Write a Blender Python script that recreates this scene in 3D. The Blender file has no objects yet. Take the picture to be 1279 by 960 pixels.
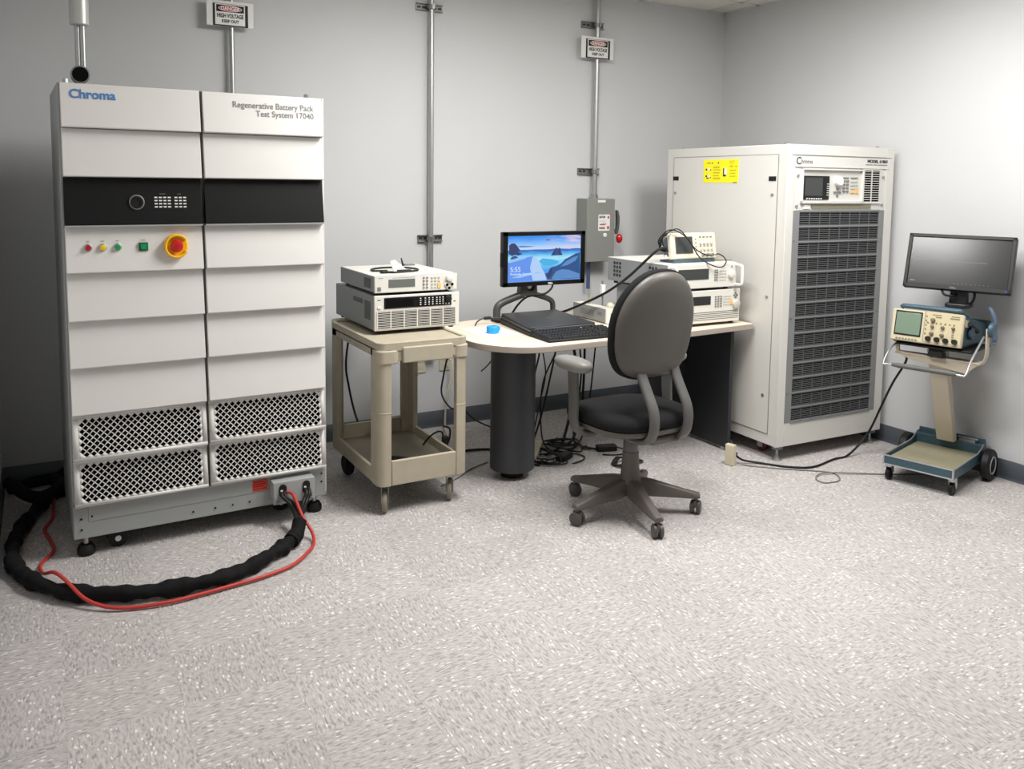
import bpy, bmesh, math, random
from mathutils import Matrix, Vector
random.seed(7)
scene = bpy.context.scene
COL = scene.collection
PI = math.pi
R_ = math.radians

# ------------------------------------------------------------------ camera
CAM = dict(x=-4.4082, y=-4.7332, z=1.524, yaw=0.5144, pitch=0.0938, roll=0.0128, f=1053.59, px=642.82, py=327.62)
def make_camera():
    c = CAM
    cy, sy, cp, sp = math.cos(c['yaw']), math.sin(c['yaw']), math.cos(c['pitch']), math.sin(c['pitch'])
    F = Vector((sy*cp, cy*cp, -sp)); R = Vector((cy, -sy, 0)); U = R.cross(F)
    r = c['roll']; R2 = R*math.cos(r)+U*math.sin(r); U2 = -R*math.sin(r)+U*math.cos(r)
    cd = bpy.data.cameras.new('camera'); co = bpy.data.objects.new('camera', cd); COL.objects.link(co)
    m = Matrix((R2, U2, -F)).transposed().to_4x4(); m.translation = Vector((c['x'], c['y'], c['z']))
    co.matrix_world = m
    cd.sensor_fit = 'HORIZONTAL'; cd.sensor_width = 36.0; cd.lens = c['f']/1279*36
    cd.shift_x = (639.5-c['px'])/1279; cd.shift_y = -(480-c['py'])/1279
    cd.clip_start = 0.05
    scene.camera = co
make_camera()

# ------------------------------------------------------------------ world / exposure
W = bpy.data.worlds.new('world'); scene.world = W; W.use_nodes = True
W.node_tree.nodes['Background'].inputs[0].default_value = (0.9, 0.95, 1.0, 1)
W.node_tree.nodes['Background'].inputs[1].default_value = 0.05
scene.view_settings.view_transform = 'Standard'
scene.view_settings.look = 'None'
scene.view_settings.exposure = 0.0
scene.view_settings.gamma = 1.0
scene.view_settings.use_curve_mapping = False
LIGHT_POWER = 55.0
LIGHT_SPOTS = [(-2.55, -1.85, 0), (-1.3, -2.5, 0)]

# room
XL, YF, H = -4.607, -9.2, 2.775

# ------------------------------------------------------------------ materials
MATS = {}
def srgb(r, g, b):
    def l(c):
        c /= 255.0
        return c/12.92 if c <= 0.04045 else ((c+0.055)/1.055)**2.4
    return (l(r), l(g), l(b))
def mat(name, col, rough=0.5, metal=0.0, spec=0.5, noise=0.0, nscale=30.0, bump=0.0, bscale=200.0, emit=None, estr=0.0, coat=0.0):
    if name in MATS: return MATS[name]
    m = bpy.data.materials.new(name); m.use_nodes = True
    nt = m.node_tree; b = nt.nodes['Principled BSDF']
    b.inputs['Base Color'].default_value = (*col, 1); b.inputs['Roughness'].default_value = rough
    b.inputs['Metallic'].default_value = metal
    b.inputs['Specular IOR Level'].default_value = spec
    if coat: b.inputs['Coat Weight'].default_value = coat
    if emit:
        b.inputs['Emission Color'].default_value = (*emit, 1); b.inputs['Emission Strength'].default_value = estr
    if noise or bump:
        tc = nt.nodes.new('ShaderNodeTexCoord')
    if noise:
        n = nt.nodes.new('ShaderNodeTexNoise'); n.inputs['Scale'].default_value = nscale; n.inputs['Detail'].default_value = 5
        nt.links.new(tc.outputs['Object'], n.inputs['Vector'])
        mr = nt.nodes.new('ShaderNodeMapRange')
        mr.inputs['From Min'].default_value = 0.25; mr.inputs['From Max'].default_value = 0.75
        mr.inputs['To Min'].default_value = 1-noise; mr.inputs['To Max'].default_value = 1+noise
        nt.links.new(n.outputs['Fac'], mr.inputs['Value'])
        mx = nt.nodes.new('ShaderNodeVectorMath'); mx.operation = 'MULTIPLY'
        mx.inputs[0].default_value = col
        nt.links.new(mr.outputs['Result'], mx.inputs[1]); nt.links.new(mx.outputs[0], b.inputs['Base Color'])
    if bump:
        n2 = nt.nodes.new('ShaderNodeTexNoise'); n2.inputs['Scale'].default_value = bscale; n2.inputs['Detail'].default_value = 3
        nt.links.new(tc.outputs['Object'], n2.inputs['Vector'])
        bp = nt.nodes.new('ShaderNodeBump'); bp.inputs['Strength'].default_value = bump; bp.inputs['Distance'].default_value = 0.002
        nt.links.new(n2.outputs['Fac'], bp.inputs['Height']); nt.links.new(bp.outputs['Normal'], b.inputs['Normal'])
    MATS[name] = m
    return m

def floor_material():
    m = bpy.data.materials.new('vinyl_tile'); m.use_nodes = True; nt = m.node_tree; b = nt.nodes['Principled BSDF']
    N = nt.nodes.new; L = nt.links.new
    tc = N('ShaderNodeTexCoord'); oi = N('ShaderNodeObjectInfo')
    sc = N('ShaderNodeVectorMath'); sc.operation = 'SCALE'; sc.inputs[3].default_value = 37.0
    cx = N('ShaderNodeCombineXYZ'); L(oi.outputs['Random'], cx.inputs[0]); L(oi.outputs['Random'], cx.inputs[1])
    L(cx.outputs[0], sc.inputs[0])
    ad = N('ShaderNodeVectorMath'); ad.operation = 'ADD'; L(tc.outputs['Object'], ad.inputs[0]); L(sc.outputs[0], ad.inputs[1])
    def stretched(sx, sy):
        mp = N('ShaderNodeMapping'); mp.inputs['Scale'].default_value = (sx, sy, 20); mp.inputs['Rotation'].default_value = (0, 0, 0.12)
        L(ad.outputs[0], mp.inputs['Vector']); return mp
    n1 = N('ShaderNodeTexNoise'); n1.inputs['Scale'].default_value = 1; n1.inputs['Detail'].default_value = 5; n1.inputs['Roughness'].default_value = .6
    L(stretched(38, 130).outputs[0], n1.inputs['Vector'])
    r1 = N('ShaderNodeValToRGB'); e = r1.color_ramp.elements
    e[0].position = .34; e[0].color = (*srgb(152, 148, 146), 1); e[1].position = .66; e[1].color = (*srgb(205, 200, 197), 1)
    e2 = e.new(.49); e2.color = (*srgb(187, 182, 180), 1)
    L(n1.outputs['Fac'], r1.inputs['Fac'])
    v = N('ShaderNodeTexVoronoi'); v.inputs['Scale'].default_value = 1; v.inputs['Randomness'].default_value = 1
    st2 = stretched(46, 118); nd = N('ShaderNodeTexNoise'); nd.inputs['Scale'].default_value = 1.3; nd.inputs['Detail'].default_value = 2; L(st2.outputs[0], nd.inputs['Vector'])
    va = N('ShaderNodeVectorMath'); va.operation = 'MULTIPLY_ADD'; L(nd.outputs['Color'], va.inputs[0]); va.inputs[1].default_value = (1.1, 1.1, 0); L(st2.outputs[0], va.inputs[2])
    L(va.outputs[0], v.inputs['Vector'])
    sp = N('ShaderNodeSeparateColor'); L(v.outputs['Color'], sp.inputs[0])
    def mask(lo, hi, ch):
        g = N('ShaderNodeMath'); g.operation = 'GREATER_THAN'; g.inputs[1].default_value = lo; L(sp.outputs[ch], g.inputs[0])
        d = N('ShaderNodeMath'); d.operation = 'LESS_THAN'; d.inputs[1].default_value = hi; L(v.outputs['Distance'], d.inputs[0])
        k = N('ShaderNodeMath'); k.operation = 'MULTIPLY'; L(g.outputs[0], k.inputs[0]); L(d.outputs[0], k.inputs[1]); return k
    mx = N('ShaderNodeMix'); mx.data_type = 'RGBA'; L(mask(.80, .36, 0).outputs[0], mx.inputs[0]); L(r1.outputs[0], mx.inputs[6]); mx.inputs[7].default_value = (*srgb(232, 229, 224), 1)
    mx2 = N('ShaderNodeMix'); mx2.data_type = 'RGBA'; L(mask(.84, .40, 1).outputs[0], mx2.inputs[0]); L(mx.outputs[2], mx2.inputs[6]); mx2.inputs[7].default_value = (*srgb(156, 151, 148), 1)
    # large soft variation per tile
    hs = N('ShaderNodeMapRange'); hs.inputs['To Min'].default_value = .93; hs.inputs['To Max'].default_value = 1.03; L(oi.outputs['Random'], hs.inputs['Value'])
    vm = N('ShaderNodeVectorMath'); vm.operation = 'MULTIPLY'; L(mx2.outputs[2], vm.inputs[0]); L(hs.outputs[0], vm.inputs[1])
    L(vm.outputs[0], b.inputs['Base Color']); b.inputs['Roughness'].default_value = .42; b.inputs['Specular IOR Level'].default_value = .35
    bp = N('ShaderNodeBump'); bp.inputs['Strength'].default_value = .12; bp.inputs['Distance'].default_value = .001
    L(n1.outputs['Fac'], bp.inputs['Height']); L(bp.outputs[0], b.inputs['Normal'])
    return m
M_FLOOR = floor_material()
M_WALL = mat('wall_paint', srgb(205, 206, 207), .75, spec=.25, noise=.012, nscale=3, bump=.12, bscale=260)
M_CEIL = mat('ceiling_board', srgb(225, 222, 214), .9, spec=.1, noise=.07, nscale=120, bump=.5, bscale=150)
M_GRID = mat('ceiling_grid', srgb(215, 213, 208), .5)
M_BASE = mat('rubber_base', srgb(72, 77, 84), .5, noise=.05, nscale=20)
M_PANEL = mat('panel_white', srgb(219, 217, 213), .42, noise=.012, nscale=6)
M_CABGREY = mat('cabinet_grey', srgb(158, 161, 160), .45, noise=.02, nscale=9)
M_BLACKPANEL = mat('black_panel', srgb(8, 8, 9), .5, spec=.3)
M_HOLE = mat('dark_interior', (.004, .004, .004), .9, spec=.1)
M_GAP = mat('gap_grey', srgb(92, 90, 84), .6)
M_RUBBER = mat('black_rubber', srgb(14, 14, 15), .55, spec=.4)
M_CABLE = mat('black_cable', srgb(14, 14, 15), .5, spec=.4)
M_SLEEVE = mat('black_sleeve', srgb(13, 13, 14), .8, spec=.25, noise=.35, nscale=60, bump=.8, bscale=90)
M_REDCABLE = mat('red_cable', srgb(192, 58, 50), .45)
M_STEEL = mat('zinc_steel', srgb(176, 178, 178), .33, metal=.85)
M_GALV = mat('galvanised_pipe', srgb(186, 188, 188), .36, metal=.8, noise=.05, nscale=25)
M_STRUT = mat('strut_metal', srgb(138, 138, 136), .42, metal=.7, noise=.15, nscale=60)
M_WHITE = mat('white_plastic', srgb(232, 232, 229), .4)
M_CART = mat('beige_plastic', srgb(177, 168, 148), .55, noise=.06, nscale=14, bump=.3, bscale=300)
M_CARTD = mat('beige_shelf', srgb(134, 127, 110), .6, noise=.09, nscale=8, bump=.3, bscale=250)
M_INSTW = mat('instrument_white', srgb(222, 220, 212), .42)
M_INSTG = mat('instrument_grey', srgb(142, 144, 144), .5, noise=.03, nscale=40)
M_LCD = mat('lcd_grey', srgb(106, 110, 106), .25)
M_LCDD = mat('lcd_dark', srgb(58, 61, 60), .22)
M_KEY = mat('key_grey', srgb(120, 121, 120), .5)
M_KEYW = mat('key_white', srgb(235, 235, 232), .5)
M_KEYY = mat('key_orange', srgb(235, 190, 110), .5)
M_DARK = mat('dark_plastic', srgb(38, 39, 40), .45)
M_DESK = mat('desk_laminate', srgb(226, 212, 192), .38, noise=.04, nscale=5)
M_DESKE = mat('desk_edge', srgb(168, 158, 146), .5)
M_CHAR = mat('charcoal_laminate', srgb(62, 63, 67), .5, noise=.05, nscale=60)
M_CHARD = mat('charcoal_panel', srgb(44, 46, 51), .5, noise=.04, nscale=60)
M_CHAIRG = mat('chair_grey', srgb(90, 87, 82), .42, noise=.03, nscale=30, bump=.25, bscale=420)
M_CHAIRARM = mat('chair_arm_grey', srgb(94, 93, 91), .42)
M_CHAIRBASE = mat('chair_base', srgb(98, 92, 87), .45)
M_FABRIC = mat('black_fabric', srgb(31, 31, 32), .9, spec=.2, noise=.15, nscale=200, bump=.5, bscale=500)
M_ARMPAD = mat('arm_pad', srgb(132, 131, 126), .4)
M_WHEELB = mat('caster_grey', srgb(78, 76, 74), .4)
M_RCAB = mat('rack_white', srgb(217, 215, 209), .42, noise=.01, nscale=5)
M_GRILLF = mat('grille_frame', srgb(132, 134, 134), .45)
M_GRILLB = mat('grille_bar', srgb(96, 98, 99), .5)
M_YEL = mat('yellow_label', srgb(250, 240, 20), .45)
M_YELD = mat('yellow_print', srgb(205, 190, 10), .5)
M_PRINT = mat('dark_print', srgb(45, 45, 48), .5)
M_PRINTG = mat('grey_print', srgb(125, 125, 125), .5)
M_BLUEP = mat('blue_print', srgb(70, 128, 190), .5)
M_REDW = mat('caster_red', srgb(92, 28, 32), .4)
M_TEAL = mat('scope_blue', srgb(58, 86, 100), .45, noise=.04, nscale=20)
M_TEALD = mat('scope_cart_blue', srgb(58, 84, 95), .4, noise=.05, nscale=20)
M_SCOPEF = mat('scope_beige', srgb(200, 190, 162), .45)
M_CRT = mat('crt_green', srgb(116, 136, 117), .2, coat=.4)
M_TRAY = mat('tray_mat', srgb(140, 135, 112), .65, noise=.05, nscale=30)
M_POST = mat('post_cream', srgb(196, 186, 166), .45)
M_ALU = mat('aluminium', srgb(196, 198, 198), .3, metal=.8)
M_RED = mat('red_gloss', srgb(190, 22, 28), .3, coat=.3)
M_YELLOW = mat('estop_yellow', srgb(246, 184, 14), .35, coat=.2)
M_LRED = mat('lamp_red', srgb(170, 22, 40), .25, coat=.5)
M_LYEL = mat('lamp_yellow', srgb(236, 196, 30), .25, coat=.5)
M_LGRN = mat('lamp_green', srgb(28, 150, 84), .25, coat=.5)
M_GBTN = mat('green_button', srgb(18, 92, 64), .3, coat=.3)
M_ORLAB = mat('red_label', srgb(206, 62, 44), .5)
M_SIGNRED = mat('sign_red', srgb(196, 52, 48), .5)
M_BOXG = mat('switch_grey', srgb(134, 136, 132), .45, noise=.02, nscale=15)
M_BLUECON = mat('blue_conduit', srgb(70, 88, 122), .4)
M_OUTLET = mat('outlet_ivory', srgb(206, 200, 178), .4)
M_PAPER = mat('paper', srgb(246, 246, 246), .7)
M_BLUE = mat('blue_plastic', srgb(38, 156, 222), .4)
M_BEIGEP = mat('beige_strip', srgb(206, 198, 172), .45)
M_SCREENOFF = mat('screen_dark', srgb(40, 41, 42), .2, spec=.5)
M_TRACE = mat('trace_grey', srgb(120, 124, 124), .5)
M_BROWN = mat('probe_khaki', srgb(150, 142, 122), .5)
M_HANDLEG = mat('grip_grey', srgb(92, 92, 90), .55)

# ------------------------------------------------------------------ mesh builder
class MB:
    MIRROR = False
    SCALE = (1, 1, 1)   # real-size factor of the thing being built
    def __init__(s): s.v = []; s.f = []; s.m = Matrix.Identity(4)
    def add(s, vs, fs):
        o = len(s.v); s.v += [tuple(s.m @ Vector(v)) for v in vs]; s.f += [tuple(i+o for i in f) for f in fs]; return s
    def at(s, loc=(0, 0, 0), rot=(0, 0, 0)):
        from mathutils import Euler
        s.m = Matrix.Translation(loc) @ Euler(rot).to_matrix().to_4x4(); return s
    def box(s, x0, x1, y0, y1, z0, z1):
        return s.add([(x0,y0,z0),(x1,y0,z0),(x1,y1,z0),(x0,y1,z0),(x0,y0,z1),(x1,y0,z1),(x1,y1,z1),(x0,y1,z1)],
                     [(0,3,2,1),(4,5,6,7),(0,1,5,4),(1,2,6,5),(2,3,7,6),(3,0,4,7)])
    def hexa(s, a, b):  # bottom quad a (ccw from above), top quad b
        return s.add(list(a)+list(b), [(0,3,2,1),(4,5,6,7),(0,1,5,4),(1,2,6,5),(2,3,7,6),(3,0,4,7)])
    def prism(s, poly, fn, h0, h1):  # poly list of (a,b); fn(a,b,h)->xyz
        n = len(poly); vs = [fn(a, b, h0) for a, b in poly]+[fn(a, b, h1) for a, b in poly]
        fs = [tuple(reversed(range(n))), tuple(range(n, 2*n))]+[(i, (i+1) % n, n+(i+1) % n, n+i) for i in range(n)]
        return s.add(vs, fs)
    def loft(s, rings, cap=True):
        n = len(rings[0]); vs = [p for r in rings for p in r]; fs = []
        for k in range(len(rings)-1):
            for i in range(n): fs.append((k*n+i, k*n+(i+1) % n, (k+1)*n+(i+1) % n, (k+1)*n+i))
        if cap: fs += [tuple(reversed(range(n))), tuple(range((len(rings)-1)*n, len(rings)*n))]
        return s.add(vs, fs)
    def rings(s, pts, radii, n=12, cap=True, flat=None):
        pts = [Vector(p) for p in pts]; t0 = (pts[1]-pts[0]).normalized()
        up = Vector((0, 0, 1)) if abs(t0.z) < .9 else Vector((1, 0, 0))
        nrm = t0.cross(up).normalized(); out = []
        for i, p in enumerate(pts):
            if i == 0: t = pts[1]-pts[0]
            elif i == len(pts)-1: t = pts[-1]-pts[-2]
            else: t = pts[i+1]-pts[i-1]
            if t.length < 1e-9: t = t0
            t = t.normalized(); nrm = (nrm-t*nrm.dot(t))
            nrm = nrm.normalized() if nrm.length > 1e-6 else t.orthogonal().normalized()
            bn = t.cross(nrm); r = radii[i] if isinstance(radii, (list, tuple)) else radii
            fl = flat or 1.0
            out.append([tuple(p+nrm*math.cos(a)*r+bn*math.sin(a)*r*fl) for a in (2*PI*k/n for k in range(n))])
        return s.loft(out, cap)
    def cyl(s, p0, p1, r0, r1=None, n=16):
        return s.rings([p0, p1], [r0, r0 if r1 is None else r1], n)
    def tube(s, pts, r, n=8, sub=6): return s.rings(smooth(pts, sub), r, n)
    def lathe(s, prof, n=20, axis='z', c=(0, 0, 0)):  # prof [(r,h)]
        rr = []
        for r, h in prof:
            ring = []
            for k in range(n):
                a = 2*PI*k/n; x, y = r*math.cos(a), r*math.sin(a)
                if axis == 'z': q = (x, y, h)
                elif axis == 'y': q = (x, h, -y) if True else 0
                else: q = (h, x, y)
                ring.append((q[0]+c[0], q[1]+c[1], q[2]+c[2]))
            rr.append(ring)
        return s.loft(rr)
    def ball(s, c, rx, ry, rz, n=14, m=8):
        rr = []
        for j in range(m+1):
            t = PI*(j+.02)/(m+.04); rr.append([(c[0]+rx*math.sin(t)*math.cos(2*PI*k/n), c[1]+ry*math.sin(t)*math.sin(2*PI*k/n), c[2]-rz*math.cos(t)) for k in range(n)])
        return s.loft(rr)
    def build(s, name, material, parent=None, bevel=0.0, seg=2, loc=None, rot=None, smooth_angle=35, origin=False, solid=0.0, kind=None):
        vs = [(x, -y, z) for x, y, z in s.v] if MB.MIRROR else s.v
        k = MB.SCALE
        if k != (1, 1, 1): vs = [(x*k[0], y*k[1], z*k[2]) for x, y, z in vs]
        if loc is not None: loc = (loc[0]*k[0], loc[1]*k[1], loc[2]*k[2])
        o0 = Vector((0, 0, 0))
        if origin:
            xs, ys, zs = zip(*vs); o0 = Vector(((min(xs)+max(xs))/2, (min(ys)+max(ys))/2, min(zs)))
            vs = [tuple(Vector(v)-o0) for v in vs]
        me = bpy.data.meshes.new(name); me.from_pydata(vs, [], s.f)
        bm = bmesh.new(); bm.from_mesh(me); bmesh.ops.recalc_face_normals(bm, faces=bm.faces); bm.to_mesh(me); bm.free()
        me.polygons.foreach_set('use_smooth', [True]*len(me.polygons)); me.set_sharp_from_angle(angle=R_(smooth_angle))
        me.materials.append(material)
        o = bpy.data.objects.new(name, me); COL.objects.link(o)
        o.location = o0 if loc is None else loc
        if rot: o.rotation_euler = rot
        if solid:
            so = o.modifiers.new('thickness', 'SOLIDIFY'); so.thickness = solid; so.offset = 0
        if bevel:
            b = o.modifiers.new('bevel', 'BEVEL'); b.width = bevel; b.segments = seg; b.limit_method = 'ANGLE'; b.angle_limit = R_(40)
        if parent: o.parent = parent
        if kind: o['kind'] = kind
        return o

def smooth(pts, sub=6):
    P = [Vector(p) for p in pts]
    if len(P) < 3 or sub < 2: return P
    out = []
    for i in range(len(P)-1):
        p0 = P[max(i-1, 0)]; p1 = P[i]; p2 = P[i+1]; p3 = P[min(i+2, len(P)-1)]
        for k in range(sub):
            t = k/sub
            out.append(.5*((2*p1)+(p2-p0)*t+(2*p0-5*p1+4*p2-p3)*t*t+(3*p1-p0-3*p2+p3)*t**3))
    out.append(P[-1]); return out
def rrect(w, h, r, n=5, x0=0, y0=0):
    pts = []
    for cx, cy, a0 in ((w-r, r, -90), (w-r, h-r, 0), (r, h-r, 90), (r, r, 180)):
        for k in range(n+1):
            a = R_(a0+90*k/n); pts.append((x0+cx+r*math.cos(a), y0+cy+r*math.sin(a)))
    return pts
XZ = lambda a, b, h: (a, h, b)
XY = lambda a, b, h: (a, b, h)
YZ = lambda a, b, h: (h, a, b)
def tag(o, label, cat, group=None):
    o['label'] = label; o['category'] = cat
    if group: o['group'] = group
    return o
def thing(name, label, cat, loc, rz=0.0, group=None):
    o = bpy.data.objects.new(name, None); COL.objects.link(o); o.empty_display_size = .1
    o.location = loc; o.rotation_euler = (0, 0, rz); return tag(o, label, cat, group)
def struct(o): o['kind'] = 'structure'; return o
def copy_tree(o, parent=None):
    c = o.copy(); COL.objects.link(c)
    if parent: c.parent = parent
    for ch in list(o.children): copy_tree(ch, c)
    return c
def text(s, size, material, parent, loc, rot=(PI/2, 0, 0), align='LEFT', bold=0.0, sx=1.0, name='lettering', ext=.0004):
    kx, ky, kz = MB.SCALE; loc = (loc[0]*kx, loc[1]*ky, loc[2]*kz); sx *= kx/kz; size *= kz
    cu = bpy.data.curves.new('txt', 'FONT'); cu.body = s; cu.size = size; cu.align_x = align; cu.extrude = ext; cu.offset = bold; cu.resolution_u = 3
    to = bpy.data.objects.new('txt', cu); COL.objects.link(to)
    dg = bpy.context.evaluated_depsgraph_get(); me = bpy.data.meshes.new_from_object(to.evaluated_get(dg))
    COL.objects.unlink(to); bpy.data.objects.remove(to); bpy.data.curves.remove(cu)
    me.materials.clear(); me.materials.append(material); me.name = name
    o = bpy.data.objects.new(name, me); COL.objects.link(o); o.location = loc; o.rotation_euler = rot; o.scale = (sx, 1, 1)
    if parent: o.parent = parent
    return o
SIDE = (PI/2, 0, -PI/2)

# ------------------------------------------------------------------ room shell
def room():
    fl = struct(MB().box(XL-.1, .1, YF-.1, .1, -.06, -.0035).build('floor', M_FLOOR))
    P = .3048; TX, TY = -4.3924, -1.6447
    meshes = {}
    def tile(x0, x1, y0, y1, turn):
        key = (round(x1-x0, 4), round(y1-y0, 4), turn)
        if key not in meshes:
            a, b = (x1-x0)/2-.0002, (y1-y0)/2-.0002
            if turn: a, b = b, a
            meshes[key] = MB().box(-a, a, -b, b, -.0034, 0).build('tile', M_FLOOR, fl)
            o = meshes[key]
        else:
            o = meshes[key].copy(); COL.objects.link(o); o.parent = fl
        o.location = ((x0+x1)/2, (y0+y1)/2, 0); o.rotation_euler = (0, 0, (PI/2 if turn else 0)+(PI if random.random() < .5 else 0))
    for i in range(-1, 15):
        for j in range(-6, 8):
            x0, x1 = max(TX+i*P, XL), min(TX+(i+1)*P, 0); y0, y1 = TY-(j+1)*P, min(TY-j*P, 0)
            if x1-x0 < .005 or y1-y0 < .005: continue
            tile(x0, x1, y0, y1, (i+j) % 2 == 0)
    struct(MB().box(XL-.12, .12, 0, .12, -.06, H+.1).build('wall_back', M_WALL))
    struct(MB().box(0, .12, YF, 0, -.06, H+.1).build('wall_right', M_WALL))
    struct(MB().box(XL-.12, XL, YF, 0, -.06, H+.1).build('wall_left', M_WALL))
    struct(MB().box(XL-.12, .12, YF-.12, YF, -.06, H+.1).build('wall_front', M_WALL))
    prof = [(0, 0), (.011, 0), (.007, .006), (.004, .02), (.0035, .1), (0, .102)]
    struct(MB().prism(prof, lambda a, b, h: (h, -a, b), XL, 0).build('baseboard_back', M_BASE, smooth_angle=60))
    struct(MB().prism(prof, lambda a, b, h: (-a, h, b), YF, 0).build('baseboard_right', M_BASE, smooth_angle=60))
    struct(MB().prism(prof, lambda a, b, h: (XL+a, h, b), YF, 0).build('baseboard_left', M_BASE, smooth_angle=60))
    ce = struct(MB().box(XL, 0, YF, 0, H+.012, H+.06).build('ceiling', M_GRID))
    # lay-in boards between the grid bars
    xs = [0, -.16]; 
    while xs[-1] > XL: xs.append(max(xs[-1]-.61, XL))
    ys = [0, -.33]
    while ys[-1] > YF: ys.append(max(ys[-1]-1.22, YF))
    for a in range(len(xs)-1):
        for b in range(len(ys)-1):
            x1, x0, y1, y0 = xs[a], xs[a+1], ys[b], ys[b+1]
            if x1-x0 < .03 or y1-y0 < .03: continue
            MB().box(x0+.01, x1-.01, y0+.01, y1-.01, H, H+.012).build('ceiling_tile', M_CEIL, ce, origin=True)
    g = MB()
    for x in xs[1:-1]: g.box(x-.012, x+.012, YF, 0, H-.003, H+.012)
    for y in ys[1:-1]: g.box(XL, 0, y-.012, y+.012, H-.003, H+.012)
    g.box(-.02, 0, YF, 0, H-.003, H+.012); g.box(XL, 0, -.02, 0, H-.003, H+.012)
    g.build('grid_bar', M_GRID, ce)
room()

def troffer(i, x, y, rz):
    t = thing('ceiling_light', ['recessed fluorescent ceiling light over the floor before the desk', 'recessed fluorescent ceiling light nearest the right wall',
              'recessed fluorescent ceiling light behind the viewer'][i], 'light', (x, y, H-.005), rz, 'fluorescent ceiling lights')
    f = MB()
    for a in ((-.305, .305, -.61, -.58), (-.305, .305, .58, .61), (-.305, -.275, -.58, .58), (.275, .305, -.58, .58)): f.box(a[0], a[1], a[2], a[3], -.03, 0)
    f.build('frame', M_WHITE, t, bevel=.003)
    dm = mat('diffuser', (.9, .9, .9), .5, emit=(1, .985, .962), estr=4.0)
    MB().box(-.275, .275, -.58, .58, -.022, -.012).build('diffuser', dm, t)
    ld = bpy.data.lights.new('tube_light', 'AREA'); ld.shape = 'RECTANGLE'; ld.size = .54; ld.size_y = 1.14; ld.energy = LIGHT_POWER; ld.color = (1, .985, .962)
    lo = bpy.data.objects.new('tube_light', ld); COL.objects.link(lo); lo.location = (0, 0, -.034); lo.parent = t
for i, (x, y, rz) in enumerate(LIGHT_SPOTS): troffer(i, x, y, rz)

# ------------------------------------------------------------------ big louvred test cabinet (left)
ZR = [1.984, 1.803, 1.605, 1.408, 1.211, 1.012, .816, .619, .422, .229]
def screw(mb, x, y, z, r=.004): mb.cyl((x, y, z), (x, y-.003, z), r, n=8)
def swivel_foot(parent, x, y, ztop, mcol=M_RUBBER, r=.034):
    MB().cyl((x, y, .03), (x, y, ztop+.01), .011, n=12).build('foot_stem', M_STEEL, parent)
    MB().lathe([(r*.9, 0), (r, .006), (r, .026), (r*.72, .043), (.012, .046)], 18, c=(x, y, 0)).build('leveling_foot', mcol, parent)
def box_caster(parent, x, y, r, ztop, mw, axis='x', hub=M_STEEL):
    w = MB().lathe([(r*.55, -.016), (r, -.014), (r, .014), (r*.55, .016)], 20, axis=axis, c=(x, y, r)).build('caster_wheel', mw, parent)
    MB().lathe([(.012, -.027), (.012, .027)], 12, axis=axis, c=(x, y, r)).build('hub', hub, w)
    b = MB()
    if axis == 'x': b.box(x-.024, x-.019, y-.02, y+.02, r-.01, ztop); b.box(x+.019, x+.024, y-.02, y+.02, r-.01, ztop); b.box(x-.03, x+.03, y-.03, y+.03, ztop-.006, ztop)
    else: b.box(x-.02, x+.02, y-.024, y-.019, r-.01, ztop); b.box(x-.02, x+.02, y+.019, y+.024, r-.01, ztop); b.box(x-.03, x+.03, y-.03, y+.03, ztop-.006, ztop)
    b.build('caster_bracket', M_RUBBER if mw is M_RUBBER else M_STEEL, parent)
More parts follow.
